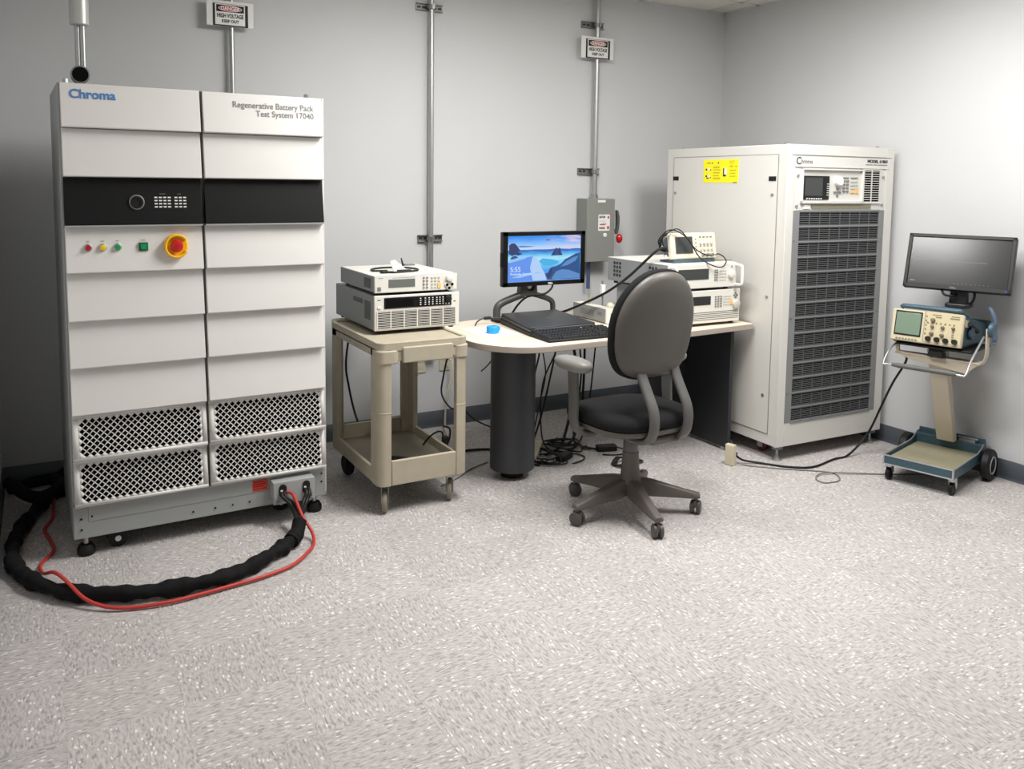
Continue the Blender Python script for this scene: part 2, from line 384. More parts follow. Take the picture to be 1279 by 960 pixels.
def test_cabinet():
    t = thing('test_cabinet', 'tall white battery test cabinet with louvred front panels and black band', 'cabinet', (-4.3311, -1.0354, 0), .0259)
    MB.SCALE = (.907, 1, .9506)
    Wd, D, Z0, Z1 = 1.145, .61, .085, 1.985
    MB().box(0, Wd, .004, D, Z0, Z1-.002).build('cabinet_body', M_CABGREY, t, bevel=.004)
    MB().box(.565, .582, -.004, .006, .229, Z1-.004).build('centre_strip', M_GAP, t)
    MB().box(Wd-.010, Wd, -.012, .004, .1, Z1-.002).build('edge_trim', M_PANEL, t, bevel=.002)
    yt, yb = -.010, -.040
    def ypl(z, zt, zb): return yt+(yb-yt)*(zt-z)/(zt-zb)
    for r in range(9):
        zt, zb = ZR[r]-.002, ZR[r+1]+.004
        for c, (u0, u1) in enumerate(((.010, .567), (.580, 1.135))):
            if r < 7:
                m = M_BLACKPANEL if r == 2 else M_PANEL
                p = MB().prism([(.003, zt), (yt, zt), (yb, zb), (yb+.004, zb-.003), (.003, zb-.003)], YZ, u0, u1).build('louvre_panel', m, t, bevel=.0018)
                if r == 2:
                    p['label'] = 'black control panel' if c == 0 else 'black blank panel'
                    MB().box(u0, u1, -.040, .0, zb-.010, zb-.0035).build('trim_strip', M_CABGREY, t)
            else:
                # perforated sheet: diamond lattice
                p_, q_ = .0284, .0272
                nu, nv = 17, 6
                cu = (u0+u1)/2; cz = (zt+zb)/2
                gu0 = cu-(nu-1)*p_/2; gz0 = cz-(nv-1)*q_/2
                mb = MB()
                P3 = lambda u, z: (u, ypl(z, zt, zb), z)
                def quad(a): mb.add([P3(*q) for q in a], [tuple(range(len(a)))])
                def cell(x, z):
                    o, o2 = p_/2, q_/2; h, h2 = o*.80, o2*.80
                    out = [(x+o, z), (x, z+o2), (x-o, z), (x, z-o2)]; inn = [(x+h, z), (x, z+h2), (x-h, z), (x, z-h2)]
                    for k in range(4): quad([out[k], out[(k+1) % 4], inn[(k+1) % 4], inn[k]])
                for j in range(nv):
                    for i in range(nu): cell(gu0+i*p_, gz0+j*q_)
                for j in range(nv-1):
                    for i in range(nu+1): cell(gu0+(i-.5)*p_, gz0+(j+.5)*q_)
                A0, A1 = gu0-p_, gu0+nu*p_; B0, B1 = gz0-q_/2, gz0+(nv-.5)*q_
                o = p_/2; o2 = q_/2
                for i in range(nu-1):
                    x = gu0+(i+.5)*p_; quad([(x-o, B0), (x+o, B0), (x, B0+o2)]); quad([(x-o, B1), (x, B1-o2), (x+o, B1)])
                for j in range(1, nv-1):
                    z = gz0+j*q_; quad([(A0, z-o2), (A0+o, z), (A0, z+o2)]); quad([(A1, z-o2), (A1, z+o2), (A1-o, z)])
                for (x, z, sx, sz) in ((A0, B0, 1, 1), (A1, B0, -1, 1), (A0, B1, 1, -1), (A1, B1, -1, -1)):
                    quad([(x, z), (x+sx*2*o, z), (x+sx*o, z+sz*o2), (x, z+sz*2*o2)])
                quad([(u0, zb), (u1, zb), (u1, B0), (u0, B0)]); quad([(u0, B1), (u1, B1), (u1, zt), (u0, zt)])
                quad([(u0, B0), (A0, B0), (A0, B1), (u0, B1)]); quad([(A1, B0), (u1, B0), (u1, B1), (A1, B1)])
                pn = mb.build('grille_panel', M_PANEL, t, solid=.0015, smooth_angle=5)
                bk = MB(); bk.box(A0-.004, A1+.004, -.002, .003, B0-.004, B1+.004); bk.build('dark_backing', M_HOLE, pn)
                fr = MB(); fr.prism([(.003, zt), (yt, zt), (yb, zb), (.003, zb)], YZ, u0, u0+.002); fr.prism([(.003, zt), (yt, zt), (yb, zb), (.003, zb)], YZ, u1-.002, u1)
                fr.box(u0, u1, yb, .003, zb-.002, zb); fr.build('panel_flange', M_PANEL, pn)
    # lettering
    tilt = math.atan2(yt-yb, ZR[0]-ZR[1])
    def yon(z, r): return ypl(z, ZR[r]-.002, ZR[r+1]+.004)-.0012
    rt = (PI/2-tilt, 0, 0)
    text('Chroma', .052, M_BLUEP, t, (.043, yon(1.922, 0), 1.922), rt, bold=.0012, sx=1.03)
    text('Regenerative Battery Pack', .0385, M_PRINTG, t, (1.092, yon(1.921, 0), 1.920), rt, 'RIGHT', bold=.0003, sx=.93)
    text('Test System 17040', .0385, M_PRINTG, t, (1.092, yon(1.886, 0), 1.884), rt, 'RIGHT', bold=.0003, sx=.93)
    # key lock and printed indicator rows on the black band
    y2 = yon(1.503, 2)
    k = MB().lathe([(.027, 0), (.029, -.004), (.024, -.010), (.017, -.010), (.017, -.006), (.006, -.006)], 24, axis='y', c=(.293, y2, 1.503)).build('key_lock', M_RUBBER, t)
    MB().lathe([(.0315, -.001), (.0315, -.006), (.027, -.008), (.026, -.004)], 24, axis='y', c=(.293, y2, 1.503)).build('lock_ring', M_KEY, k)
    led = MB()
    for rr in range(4):
        for cc in range(7):
            u = .372+cc*.0185+(.010 if cc > 3 else 0); z = 1.523-rr*.0132; y = yon(z, 2)
            led.box(u-.0062, u+.0062, y-.0006, y+.0005, z-.0028, z+.0028)
    led.build('status_marks', M_KEYW, t)
    hd_ = MB(); hd_.box(.388, .412, yon(1.538, 2)-.0004, yon(1.538, 2)+.0006, 1.537, 1.539); hd_.box(.462, .478, yon(1.538, 2)-.0004, yon(1.538, 2)+.0006, 1.537, 1.539); hd_.build('status_header', M_PRINTG, t)
    z = 1.316; y = yon(z, 3)
    for u, m in ((.095, M_LRED), (.152, M_LYEL), (.211, M_LGRN)):
        b = MB().lathe([(.0165, .002), (.0165, -.004), (.0125, -.006)], 20, axis='y', c=(u, y, z)).build('indicator_lamp', M_STEEL, t)
        MB().lathe([(.0125, -.003), (.0125, -.010), (.009, -.014), (.002, -.0155)], 20, axis='y', c=(u, y, z)).build('lens', m, b)
        MB().box(u-.006, u+.006, yon(z+.026, 3)-.0005, yon(z+.026, 3)+.0005, z+.025, z+.027).build('legend', M_PRINTG, t)
    gb = MB().box(.296, .334, y-.008, y+.004, z-.018, z+.018).build('push_button', M_GBTN, t, bevel=.002)
    MB().box(.303, .327, y-.011, y-.006, z-.011, z+.011).build('button_cap', M_LGRN, gb, bevel=.001)
    MB().box(.306, .324, yon(z+.026, 3)-.0005, yon(z+.026, 3)+.0005, z+.026, z+.028).build('legend', M_PRINTG, t)
    # emergency stop with open yellow guard ring
    u = .450
    es = MB().lathe([(.050, .003), (.051, -.006), (.046, -.010), (.022, -.010)], 32, axis='y', c=(u, y, z)).build('emergency_stop', M_YELLOW, t)
    g = MB(); arc = [R_(32+a) for a in range(0, 297, 8)]
    inn, out = [], []
    secs = []
    for a in arc:
        ca, sa = math.cos(a), math.sin(a)
        secs.append([(u+r*ca, y+h, z+r*sa) for r, h in ((.052, 0), (.052, -.030), (.048, -.034), (.042, -.032), (.040, 0))])
    g.loft(secs); g.build('guard_ring', M_YELLOW, es)
    MB().lathe([(.020, -.008), (.020, -.020), (.025, -.024), (.027, -.030), (.024, -.038), (.011, -.042), (.002, -.0425)], 28, axis='y', c=(u, y, z)).build('red_mushroom', M_RED, es)
    # base
    MB().box(.002, Wd-.002, -.012, .006, Z0, .226).build('base_plate', M_CABGREY, t, bevel=.002)
    MB().box(.062, .80, -.0145, -.011, .156, .2265).build('access_cover', M_CABGREY, t, bevel=.001)
    s = MB()
    for u, z in ((.032, .172), (.032, .125), (.075, .178), (.50, .118), (.60, .118), (.68, .118), (.76, .118), (1.118, .195), (1.118, .155)): screw(s, u, -.0135, z, .0045)
    s.build('base_screws', M_RUBBER, t)
    MB().box(.775, .845, -.0165, -.013, .163, .215).build('warning_label', M_ORLAB, t)['label'] = 'red warning label'
    lb = MB()
    for k in range(4): lb.box(.780, .838-(k % 2)*.01, -.0172, -.016, .172+k*.011, .175+k*.011)
    lb.build('label_print', mat('label_dark_red', srgb(120, 20, 20), .5), t)
    cb = MB().box(.858, 1.062, -.075, -.010, .103, .209).build('connector_box', M_CABGREY, t, bevel=.003)
    for u in (.903, 1.019):
        so = MB().prism(rrect(.036, .062, .0175, 6, u-.018, .135), XZ, -.079, -.074).build('cable_socket', M_RUBBER, cb)
        MB().box(u-.012, u-.002, -.082, -.078, .165, .172).build('clip', M_WHITE, so)
    bs = MB()
    for u, z in ((.872, .118), (.885, .112), (.962, .13), (.962, .12), (1.05, .13), (1.05, .118)): bs.cyl((u, -.075, z), (u, -.082, z), .006, n=8)
    bs.build('terminal_studs', M_STEEL, cb)
    tb = MB()
    for x, yy in ((.035, .03), (Wd-.07, .03)): tb.cyl((x, yy, Z1-.003), (x, yy, Z1+.016), .012, n=6)
    tb.build('lid_bolts', M_STEEL, t)
    MB.SCALE = (1, 1, 1); Wd = 1.0387; Z0 = .082
    for x, yy in ((.046, .03), (Wd-.046, .03), (.046, D-.05), (Wd-.046, D-.05)): swivel_foot(t, x, yy, Z0)
    for x, yy in ((.165, .055), (Wd-.18, .12), (.18, D-.1), (Wd-.18, D-.1)): box_caster(t, x, yy, .040, Z0, M_RUBBER, 'y', M_WHITE)
test_cabinet()

# ------------------------------------------------------------------ cables of the test cabinet
def cable(name, pts, r, material, label, cat='cable', group=None, n=8, sub=6):
    return tag(MB().tube(pts, r, n, sub).build(name, material, origin=True, smooth_angle=80), label, cat, group)
def sleeve():
    t = thing('cable_bundle', 'thick black sleeved power cable lying in a loop before the louvred cabinet', 'cable', (-3.52, -1.31, 0))
    O = Vector((-3.52, -1.31, 0))
    pts = [(-3.509, -1.313, .05), (-3.56, -1.365, .035), (-3.632, -1.417, .032), (-3.754, -1.509, .032), (-3.895, -1.546, .032), (-4.034, -1.543, .032), (-4.18, -1.507, .032), (-4.329, -1.428, .032), (-4.445, -1.296, .032), (-4.523, -1.12, .032), (-4.545, -.953, .032), (-4.535, -.765, .032), (-4.492, -.576, .032), (-4.44, -.42, .032), (-4.38, -.28, .032), (-4.2, -.2, .032), (-4.0, -.16, .032)]
    sp = smooth([Vector(p)-O for p in pts], 10)
    rad = [.0285+.0035*math.sin(i*.55)+.0025*math.sin(i*1.37+1) for i in range(len(sp))]
    mb = MB(); n = 14; secs = []
    for i, p in enumerate(sp):
        tt = (sp[min(i+1, len(sp)-1)]-sp[max(i-1, 0)]).normalized(); s_ = Vector((-tt.y, tt.x, 0)).normalized(); u = tt.cross(s_)
        if u.z < 0: u = -u
        ph = i*.17
        secs.append([tuple(Vector((p.x, p.y, max(p.z, 0)))+s_*math.cos(a)*rad[i]*(1+.13*math.cos(2*(a-ph)))+u*math.sin(a)*rad[i]*.95*(1+.10*math.cos(2*(a-ph)))) for a in (2*PI*k/n for k in range(n))])
    mb.loft(secs); mb.build('sleeve', M_SLEEVE, t, smooth_angle=60)
    yaw = .0259; L0 = Vector((-4.3311, -1.0354, 0)); ex = Vector((math.cos(yaw), math.sin(yaw), 0)); ey = Vector((-math.sin(yaw), math.cos(yaw), 0))
    for u, k in ((.819, 0), (.924, 1)):
        s0 = L0+ex*u+ey*(-.075)
        for d in (-.006, .007):
            q = [s0+ex*d+Vector((0, 0, .152)), s0+ex*d+ey*(-.025)+Vector((0, 0, .138)), s0+ex*(d+(.03 if k == 0 else -.03))+ey*(-.06)+Vector((0, 0, .10)), Vector((-3.502, -1.30, .062)), Vector((-3.535, -1.335, .04))]
            MB().tube([p-O for p in q], .0085, 8).build('lead', M_CABLE, t, smooth_angle=80)
    MB().tube([Vector(p)-O for p in ((-3.487, -1.275, .085), (-3.508, -1.31, .05), (-3.543, -1.348, .035))], [.030]*7+[.034]*6, 12).build('knotted_end', M_SLEEVE, t, smooth_angle=80)
sleeve()
_yaw = .0259; _L0 = Vector((-4.3311, -1.0354, 0)); _ex = Vector((math.cos(_yaw), math.sin(_yaw), 0)); _ey = Vector((-math.sin(_yaw), math.cos(_yaw), 0))
_s = _L0+_ex*.836+_ey*(-.078)
cable('red_cable', [_s+Vector((0, 0, .15)), _s+_ey*(-.03)+_ex*.02+Vector((0, 0, .143)), (-3.462, -1.225, .085), (-3.438, -1.29, .03), (-3.455, -1.37, .012), (-3.504, -1.44, .012), (-3.583, -1.52, .012), (-3.703, -1.565, .012), (-3.83, -1.585, .012), (-3.941, -1.60, .012), (-4.068, -1.607, .012), (-4.211, -1.57, .012), (-4.305, -1.495, .03), (-4.37, -1.39, .075), (-4.405, -1.30, .073), (-4.44, -1.19, .03), (-4.448, -1.055, .01), (-4.402, -.932, .01), (-4.414, -.812, .01), (-4.432, -.682, .01), (-4.40, -.54, .010), (-4.38, -.34, .075), (-4.3, -.22, .075), (-4.1, -.09, .012)], .0068, M_REDCABLE,
      'thin bright red cable curving beside the thick black sleeved cable on the floor')
cable('cable_bundle', [(-4.57, -.27, .11), (-4.51, -.43, .10), (-4.45, -.50, .095), (-4.385, -.45, .098), (-4.37, -.33, .10), (-4.38, -.15, .05), (-4.28, -.055, .034), (-4.1, -.055, .034)], .027, M_SLEEVE,
      'black cable coil in the dark gap between the louvred cabinet and left wall', n=12)
cable('cable_bundle', [(-4.575, -.13, .031), (-4.53, -.10, .031), (-4.46, -.060, .031), (-4.37, -.046, .031), (-4.29, -.12, .098), (-4.1, -.10, .10)], .026, M_SLEEVE,
      'short black cable along the back wall baseboard left of the louvred cabinet', n=12)

# ------------------------------------------------------------------ conduits, signs, switch
def strut(parent, x0, x1, z, hgt=.041):
    b = MB(); b.box(x0, x1, -.006, -.001, z-hgt/2, z+hgt/2); b.box(x0, x1, -.022, -.001, z-hgt/2, z-hgt/2+.004); b.box(x0, x1, -.022, -.001, z+hgt/2-.004, z+hgt/2)
    s = b.build('strut_bracket', M_STRUT, parent, bevel=.0008)
    h = MB()
    w = x1-x0
    for k in (.12, .3, .72, .9): h.box(x0+w*k-.011, x0+w*k+.011, -.0075, -.0055, z-.006, z+.006)
    h.build('strut_slot', M_DARK, s)
    xm = parent['px']
    MB().lathe([(.026, -.012), (.026, .012)], 18, c=(xm, -.036, z)).build('pipe_clamp', M_STRUT, s)
    MB().box(xm-.008, xm+.008, -.070, -.058, z-.014, z+.014).build('clamp_bolt', M_STEEL, s)
def conduit(label, x, z0, z1, r=.017):
    t = thing('conduit', label, 'conduit', (0, 0, 0), 0, None); t['px'] = x
    MB().cyl((x, -.038, z0), (x, -.038, z1), r, n=18).build('pipe', M_GALV, t)
    return t
def danger_sign(x, z, label, k):
    MB.SCALE = (k, 1, k)
    t = thing('danger_sign', label, 'sign', (x, -.062, z), 0, 'danger signs on the conduits')
    w, h = .132, .072
    MB().box(-w, w, 0, .006, -h, h).build('backing_board', M_WHITE, t, bevel=.0015)
    MB().box(-.096, .100, -.004, 0, -h+.001, h-.017).build('sign_holder', M_RUBBER, t, bevel=.001)
    MB().box(-.086, .082, -.007, -.003, -h+.007, h-.020).build('sign_plate', M_WHITE, t)
    MB().box(-.079, .076, -.0078, -.006, .008, .047).build('black_header', M_RUBBER, t)
    pts = [(.066*math.cos(2*PI*k/28), .0165*math.sin(2*PI*k/28)) for k in range(28)]
    MB().prism(pts, lambda a, b, hh: (a-.0015, hh, b+.0275), -.0084, -.0075).build('white_oval', M_WHITE, t)
    MB().prism([(a*.94, b*.86) for a, b in pts], lambda a, b, hh: (a-.0015, hh, b+.0275), -.0089, -.0082).build('red_oval', M_SIGNRED, t)
    text('DANGER', .030, M_WHITE, t, (-.0015, -.0095, .0175), align='CENTER', bold=.0006, sx=.88)
    text('HIGH VOLTAGE', .0315, M_PRINT, t, (-.0015, -.0078, -.024), align='CENTER', bold=.0010, sx=.66)
    text('KEEP OUT', .023, M_PRINT, t, (-.0015, -.0078, -.0515), align='CENTER', bold=.0008, sx=.92)
    MB.SCALE = (1, 1, 1)
    return t
def wall_gear():
    c2 = conduit('galvanised conduit rising behind the louvred cabinet to a danger sign', -3.487, .9, H-.004, .0128)
    MB().cyl((-3.487, -.05, 2.25), (-3.487, -.022, 2.25), .004, n=8).build('sign_bolt', M_STEEL, c2)
    danger_sign(-3.497, 2.385, 'danger high voltage sign above the louvred test cabinet', .90)
    c3 = conduit('tall galvanised conduit running up the back wall behind the beige cart', -2.341, .50, H-.004, .016)
    strut(c3, -2.428, -2.258, 2.553); strut(c3, -2.414, -2.251, 1.183)
    MB().box(-2.37, -2.312, -.06, -.018, .46, .54).build('conduit_box', M_GALV, c3, bevel=.004)
    c4 = conduit('galvanised conduit feeding the grey safety switch from the ceiling', -1.147, 1.428, H-.004, .0165)
    strut(c4, -1.256, -1.080, 2.568); strut(c4, -1.264, -1.092, 1.608)
    MB().lathe([(.026, 0), (.026, .02), (.021, .022), (.021, .03)], 18, c=(-1.147, -.038, 1.428)).build('conduit_fitting', M_STEEL, c4)
    danger_sign(-1.161, 2.416, 'danger high voltage sign on the conduit above the grey safety switch', .97)
    # outlet plates
    for x, lab in ((-2.393, 'ivory wall outlet plate below the cart top, left of the pair'), (-2.228, 'ivory wall outlet plate below the cart top with a cream cord plugged in')):
        o = thing('wall_outlet', lab, 'outlet', (x, -.001, .412), 0, 'outlets on the back wall')
        MB().prism(rrect(.075, .118, .006, 3, -.0375, -.059), XZ, -.006, 0).build('outlet_plate', M_OUTLET, o, bevel=.001)
        MB().box(-.017, .017, -.008, -.005, .008, .036).build('receptacle', M_OUTLET, o, bevel=.003); MB().box(-.017, .017, -.008, -.005, -.036, -.008).build('receptacle', M_OUTLET, o, bevel=.003)
        MB().cyl((0, -.006, 0), (0, -.008, 0), .003, n=8).build('plate_screw', M_STEEL, o)
    # safety switch
    t = thing('safety_switch', 'grey wall mounted safety switch box with red handled lever', 'switch box', (-1.262, -.001, 1.012))
    MB.SCALE = (.95, .95, .966)
    MB().box(0, .23, -.125, 0, 0, .43).build('switch_body', M_BOXG, t, bevel=.004)
    d = MB().box(-.003, .233, -.137, -.124, -.003, .428).build('switch_door', M_BOXG, t, bevel=.003)
    MB().box(.085, .150, -.140, -.135, .405, .421).build('name_tab', M_KEYW, d)
    lb = MB().prism(rrect(.098, .112, .008, 4, .092, .210), XZ, -.1385, -.1365).build('warning_label', M_WHITE, d)
    text('EATON', .020, M_PRINT, d, (.099, -.1388, .298), bold=.0012, sx=.75)
    q = MB(); q.box(.170, .184, -.1389, -.138, .294, .312); q.box(.168, .184, -.1389, -.138, .220, .242); q.box(.104, .150, -.1389, -.138, .249, .258); q.box(.120, .160, -.1389, -.138, .262, .264); q.build('red_print', M_SIGNRED, d)
    q = MB(); q.box(.100, .150, -.1389, -.138, .222, .236); q.box(.100, .155, -.1389, -.138, .276, .278); q.box(.150, .160, -.1389, -.138, .252, .258); q.build('dark_print', M_PRINTG, d)
    MB().lathe([(.015, .002), (.015, -.006), (.009, -.008)], 18, axis='y', c=(.150, -.137, .180)).build('door_lock', M_WHITE, d)
    lv = MB(); cen = [(.246, .352), (.252, .335), (.257, .30), (.257, .255), (.252, .21), (.246, .185)]
    wd = [.010, .016, .02, .019, .015, .011]
    lv.loft([[(x-.007, -.14-w*.6, z), (x+.010, -.14-w*.6, z), (x+.010, -.14+w, z), (x-.007, -.14+w, z)] for (x, z), w in zip(cen, wd)])
    lv.box(.230, .25, -.13, -.105, .20, .22)
    l = lv.build('switch_lever', mat('lever_grey', srgb(82, 84, 82), .5), t, bevel=.003)
    MB().ball((.270, -.145, .155), .024, .022, .033, 18, 12).build('red_knob', M_RED, l)
    MB().box(.228, .238, -.09, -.08, .06, .085).build('hasp', M_DARK, t, bevel=.002)
    MB.SCALE = (1, 1, 1)
    tag(MB().cyl((-1.19, -.05, .82), (-1.19, -.05, 1.008), .013, n=14).build('conduit', M_BLUECON, origin=True), 'short blue flexible conduit dropping below the grey safety switch', 'conduit')
    # drop conduit onto the louvred cabinet
    t = thing('drop_conduit', 'drop conduit with wide sleeve ending in an open black elbow on the louvred cabinet', 'conduit', (-4.239, -.86, 1.8865))
    MB().cyl((0, 0, .245), (0, 0, .885), .036, n=22).build('wide_sleeve', mat('sleeve_white', srgb(196, 196, 192), .35, metal=.3), t, bevel=.004)
    MB().cyl((-.008, .004, .05), (-.008, .004, .26), .0105, n=16).build('pipe', M_GALV, t)
    MB().cyl((.010, .0, .04), (.010, .0, .26), .011, n=16).build('pipe', M_GALV, t)
    el = MB().lathe([(.026, .05), (.034, .03), (.036, -.034), (.033, -.040), (.029, -.040), (.028, -.01)], 24, axis='y', c=(-.004, 0, .047)).build('elbow_body', M_STEEL, t)
    MB().lathe([(.030, -.038), (.0295, -.0415), (.01, -.0415)], 24, axis='y', c=(-.004, 0, .047)).build('elbow_opening', M_HOLE, el)
    MB().box(-.02, .05, -.03, .03, 0.0, .012).build('mounting_plate', M_STEEL, t, bevel=.002)
wall_gear()

# ------------------------------------------------------------------ beige utility cart
def cart():
    t = thing('utility_cart', 'beige two shelf plastic utility cart on casters', 'cart', (-3.105, -1.20, 0))
    MB.SCALE = (1, 1, .962)
    w, d = .45, .72; zt = .832
    def leg(sx, sy, z0, z1):
        # L shaped corner post with a rounded outer corner
        a, b, th, r = .062, .105, .028, .038
        pts = []
        for k in range(7):
            g = R_(180+90*k/6); pts.append((r+r*math.cos(g), r+r*math.sin(g)))
        pts += [(a, 0), (a, th), (th+.012, th+.004), (th, th+.02), (th, b), (0, b)]
        pts = [(x if sx > 0 else w-x, y if sy > 0 else d-y) for x, y in pts]
        if sx*sy < 0: pts = pts[::-1]
        L = MB().prism(pts, XY, z0, z1).build('leg', M_CART, t, bevel=.003)
        R = MB()
        for z in (.36, .50, .62) if sy < 0 else (.49,):
            q = [(x+(-.0015 if (x < w/2) == (x < .01 or x > w-.01) else 0), y) for x, y in pts]
            cx, cy = sum(p[0] for p in pts)/len(pts), sum(p[1] for p in pts)/len(pts)
            q = [(cx+(x-cx)*1.035, cy+(y-cy)*1.035) for x, y in pts]
            R.prism(q, XY, z, z+.008)
        R.build('leg_rib', M_CART, L, bevel=.002)
    for sx in (1, -1):
        for sy in (1, -1): leg(sx, sy, .14, .80)
    # top shelf
    MB().prism(rrect(w, d, .04, 6), XY, zt-.045, zt-.008).build('top_shelf', M_CART, t, bevel=.006)
    lip = MB(); o = rrect(w, d, .04, 6); i_ = rrect(w-.036, d-.036, .028, 6, .018, .018)
    n = len(o); vs = [(x, y, zt-.012) for x, y in o]+[(x, y, zt) for x, y in o]+[(x, y, zt) for x, y in i_]+[(x, y, zt-.012) for x, y in i_]
    fs = []
    for k in range(n):
        k2 = (k+1) % n; fs += [(k, k2, n+k2, n+k), (n+k, n+k2, 2*n+k2, 2*n+k), (2*n+k, 2*n+k2, 3*n+k2, 3*n+k)]
    lip.add(vs, fs); lip.build('shelf_lip', M_CART, t, bevel=.003)
    ap = MB(); ap.box(.03, w-.03, .004, .022, .742, zt-.03); ap.build('front_apron', M_CART, t, bevel=.004)
    MB().box(.115, w-.085, -.012, .006, .732, .808).build('apron_plate', M_CART, t, bevel=.005)
    for x0, x1 in ((-.004, .105), (w-.080, w+.004)): MB().prism(rrect(x1-x0, .105, .035, 5, x0, -.006), XY, .730, .795).build('corner_block', M_CART, t, bevel=.005)
    MB().box(.0, .018, .04, d-.04, .76, zt-.03).build('side_apron', M_CART, t, bevel=.003); MB().box(w-.018, w, .04, d-.04, .76, zt-.03).build('side_apron', M_CART, t, bevel=.003)
    MB().box(.03, w-.03, d-.022, d-.004, .74, zt-.03).build('back_apron', M_CART, t, bevel=.003)
    # push handle at the back
    MB().prism(rrect(w-.02, .05, .02, 5, .01, d-.03), XY, zt-.04, zt+.006).build('push_handle', M_CART, t, bevel=.006)
    # lower shelf tray
    MB().box(.012, w-.012, .012, d-.012, .150, .172).build('lower_shelf', M_CARTD, t, bevel=.004)
    MB().box(.063, w-.063, -.001, .018, .142, .262).build('lower_front_rail', M_CART, t, bevel=.004)
    MB().box(.063, w-.063, d-.018, d, .142, .25).build('lower_back_rail', M_CART, t, bevel=.004)
    for x0 in (0, w-.016): MB().box(x0, x0+.016, .10, d-.10, .142, .215).build('lower_side_rail', M_CART, t, bevel=.004)
    MB.SCALE = (1, 1, 1)
    for x, y, r, sw in ((.050, .05, .052, 0), (w-.068, .06, .052, 0), (.055, d-.11, .055, 0), (w-.055, d-.11, .055, 0)):
        sw = R_(-28) if y < .3 else R_(12)
        wh = MB().at((x, y, r), (0, 0, sw)).lathe([(r*.5, -.012), (r*.96, -.010), (r, -.005), (r, .005), (r*.96, .010), (r*.5, .012)], 22, axis='x').build('caster_wheel', M_RUBBER if y > .3 else M_CARTD, t)
        b = MB().at((x, y, 0), (0, 0, sw)); b.box(-.018, -.014, -.016, .016, r-.012, .137); b.box(.014, .018, -.016, .016, r-.012, .137); b.box(-.026, .026, -.026, .026, .130, .137)
        b.build('caster_fork', M_STRUT if y < .3 else M_RUBBER, t)
cart()

def feet(mb, w, d, h, y0=.04):
    for x in (.03, w-.03):
        for y in (y0, d-.05): mb.cyl((x, y, -h), (x, y, 0), .014, n=10)
def load_unit():   # lower instrument on the cart
    t = thing('bench_load', 'white front electronic load with black keypad strip and slotted vents, lower on the cart', 'instrument', (-3.035, -.958, .8007))
    MB.SCALE = (.895, 1.025, .893)
    w, d, h, f = .497, .585, .186, .014
    m = MB().at((0, 0, f)); feet(m, w, d, f); m.build('rubber_feet', M_RUBBER, t)
    MB().box(.002, w-.002, .012, d, f, f+h).build('housing', M_INSTG, t, bevel=.003)
    MB().box(0, w, 0, .014, f-.001, f+h+.002).build('front_bezel', M_INSTW, t, bevel=.003)
    MB().box(.054, .448, -.003, .002, f+.117, f+.176).build('display_panel', M_BLACKPANEL, t, bevel=.001)
    MB().box(.064, .22, -.0036, -.002, f+.125, f+.165).build('display_window', M_HOLE, t)
    k = MB()
    for cx in (.262, .290, .312, .334, .358, .377, .396):
        for r in range(4): k.box(cx-.0038, cx+.0038, -.0055, -.002, f+.127+r*.0115, f+.1315+r*.0115)
    k.build('keypad', M_KEYW, t)
    MB().lathe([(.019, 0), (.018, -.014), (.014, -.016)], 20, axis='y', c=(.425, -.002, f+.155)).build('rotary_knob', M_RUBBER, t)
    k = MB(); [k.box(.410+i*.018, .418+i*.018, -.005, -.002, f+.124, f+.130) for i in range(2)]; k.build('soft_keys', M_KEYW, t)
    MB().box(.014, .478, -.001, .001, f+.010, f+.103).build('vent_backing', M_HOLE, t)
    v = MB()
    for r in range(11): v.box(.014, .478, -.003, .0005, f+.010+r*.0088, f+.0128+r*.0088)
    for c in range(7): v.box(.012+c*.0765, .0175+c*.0765, -.0032, .0005, f+.009, f+.104)
    v.build('vent_grille', M_INSTW, t)
    q = MB(); q.box(.016, .034, -.0005, .0005, f+.163, f+.167); q.box(.462, .474, -.0006, .0005, f+.134, f+.140); q.build('print_marks', M_PRINT, t)
    MB().box(.016, .036, -.004, .001, f+.118, f+.130).build('power_button', M_INSTW, t, bevel=.001)
    s = MB()
    for i in range(10): s.box(-.0006, .003, .17+i*.014, .178+i*.014, f+.125, f+.15)
    for i in range(9): s.box(-.0006, .003, .06+i*.009, .065+i*.009, f+.05, f+.15)
    s.build('side_vents', mat('vent_grey', srgb(112, 113, 113), .6), t)
load_unit()
MB.SCALE = (1, 1, 1)
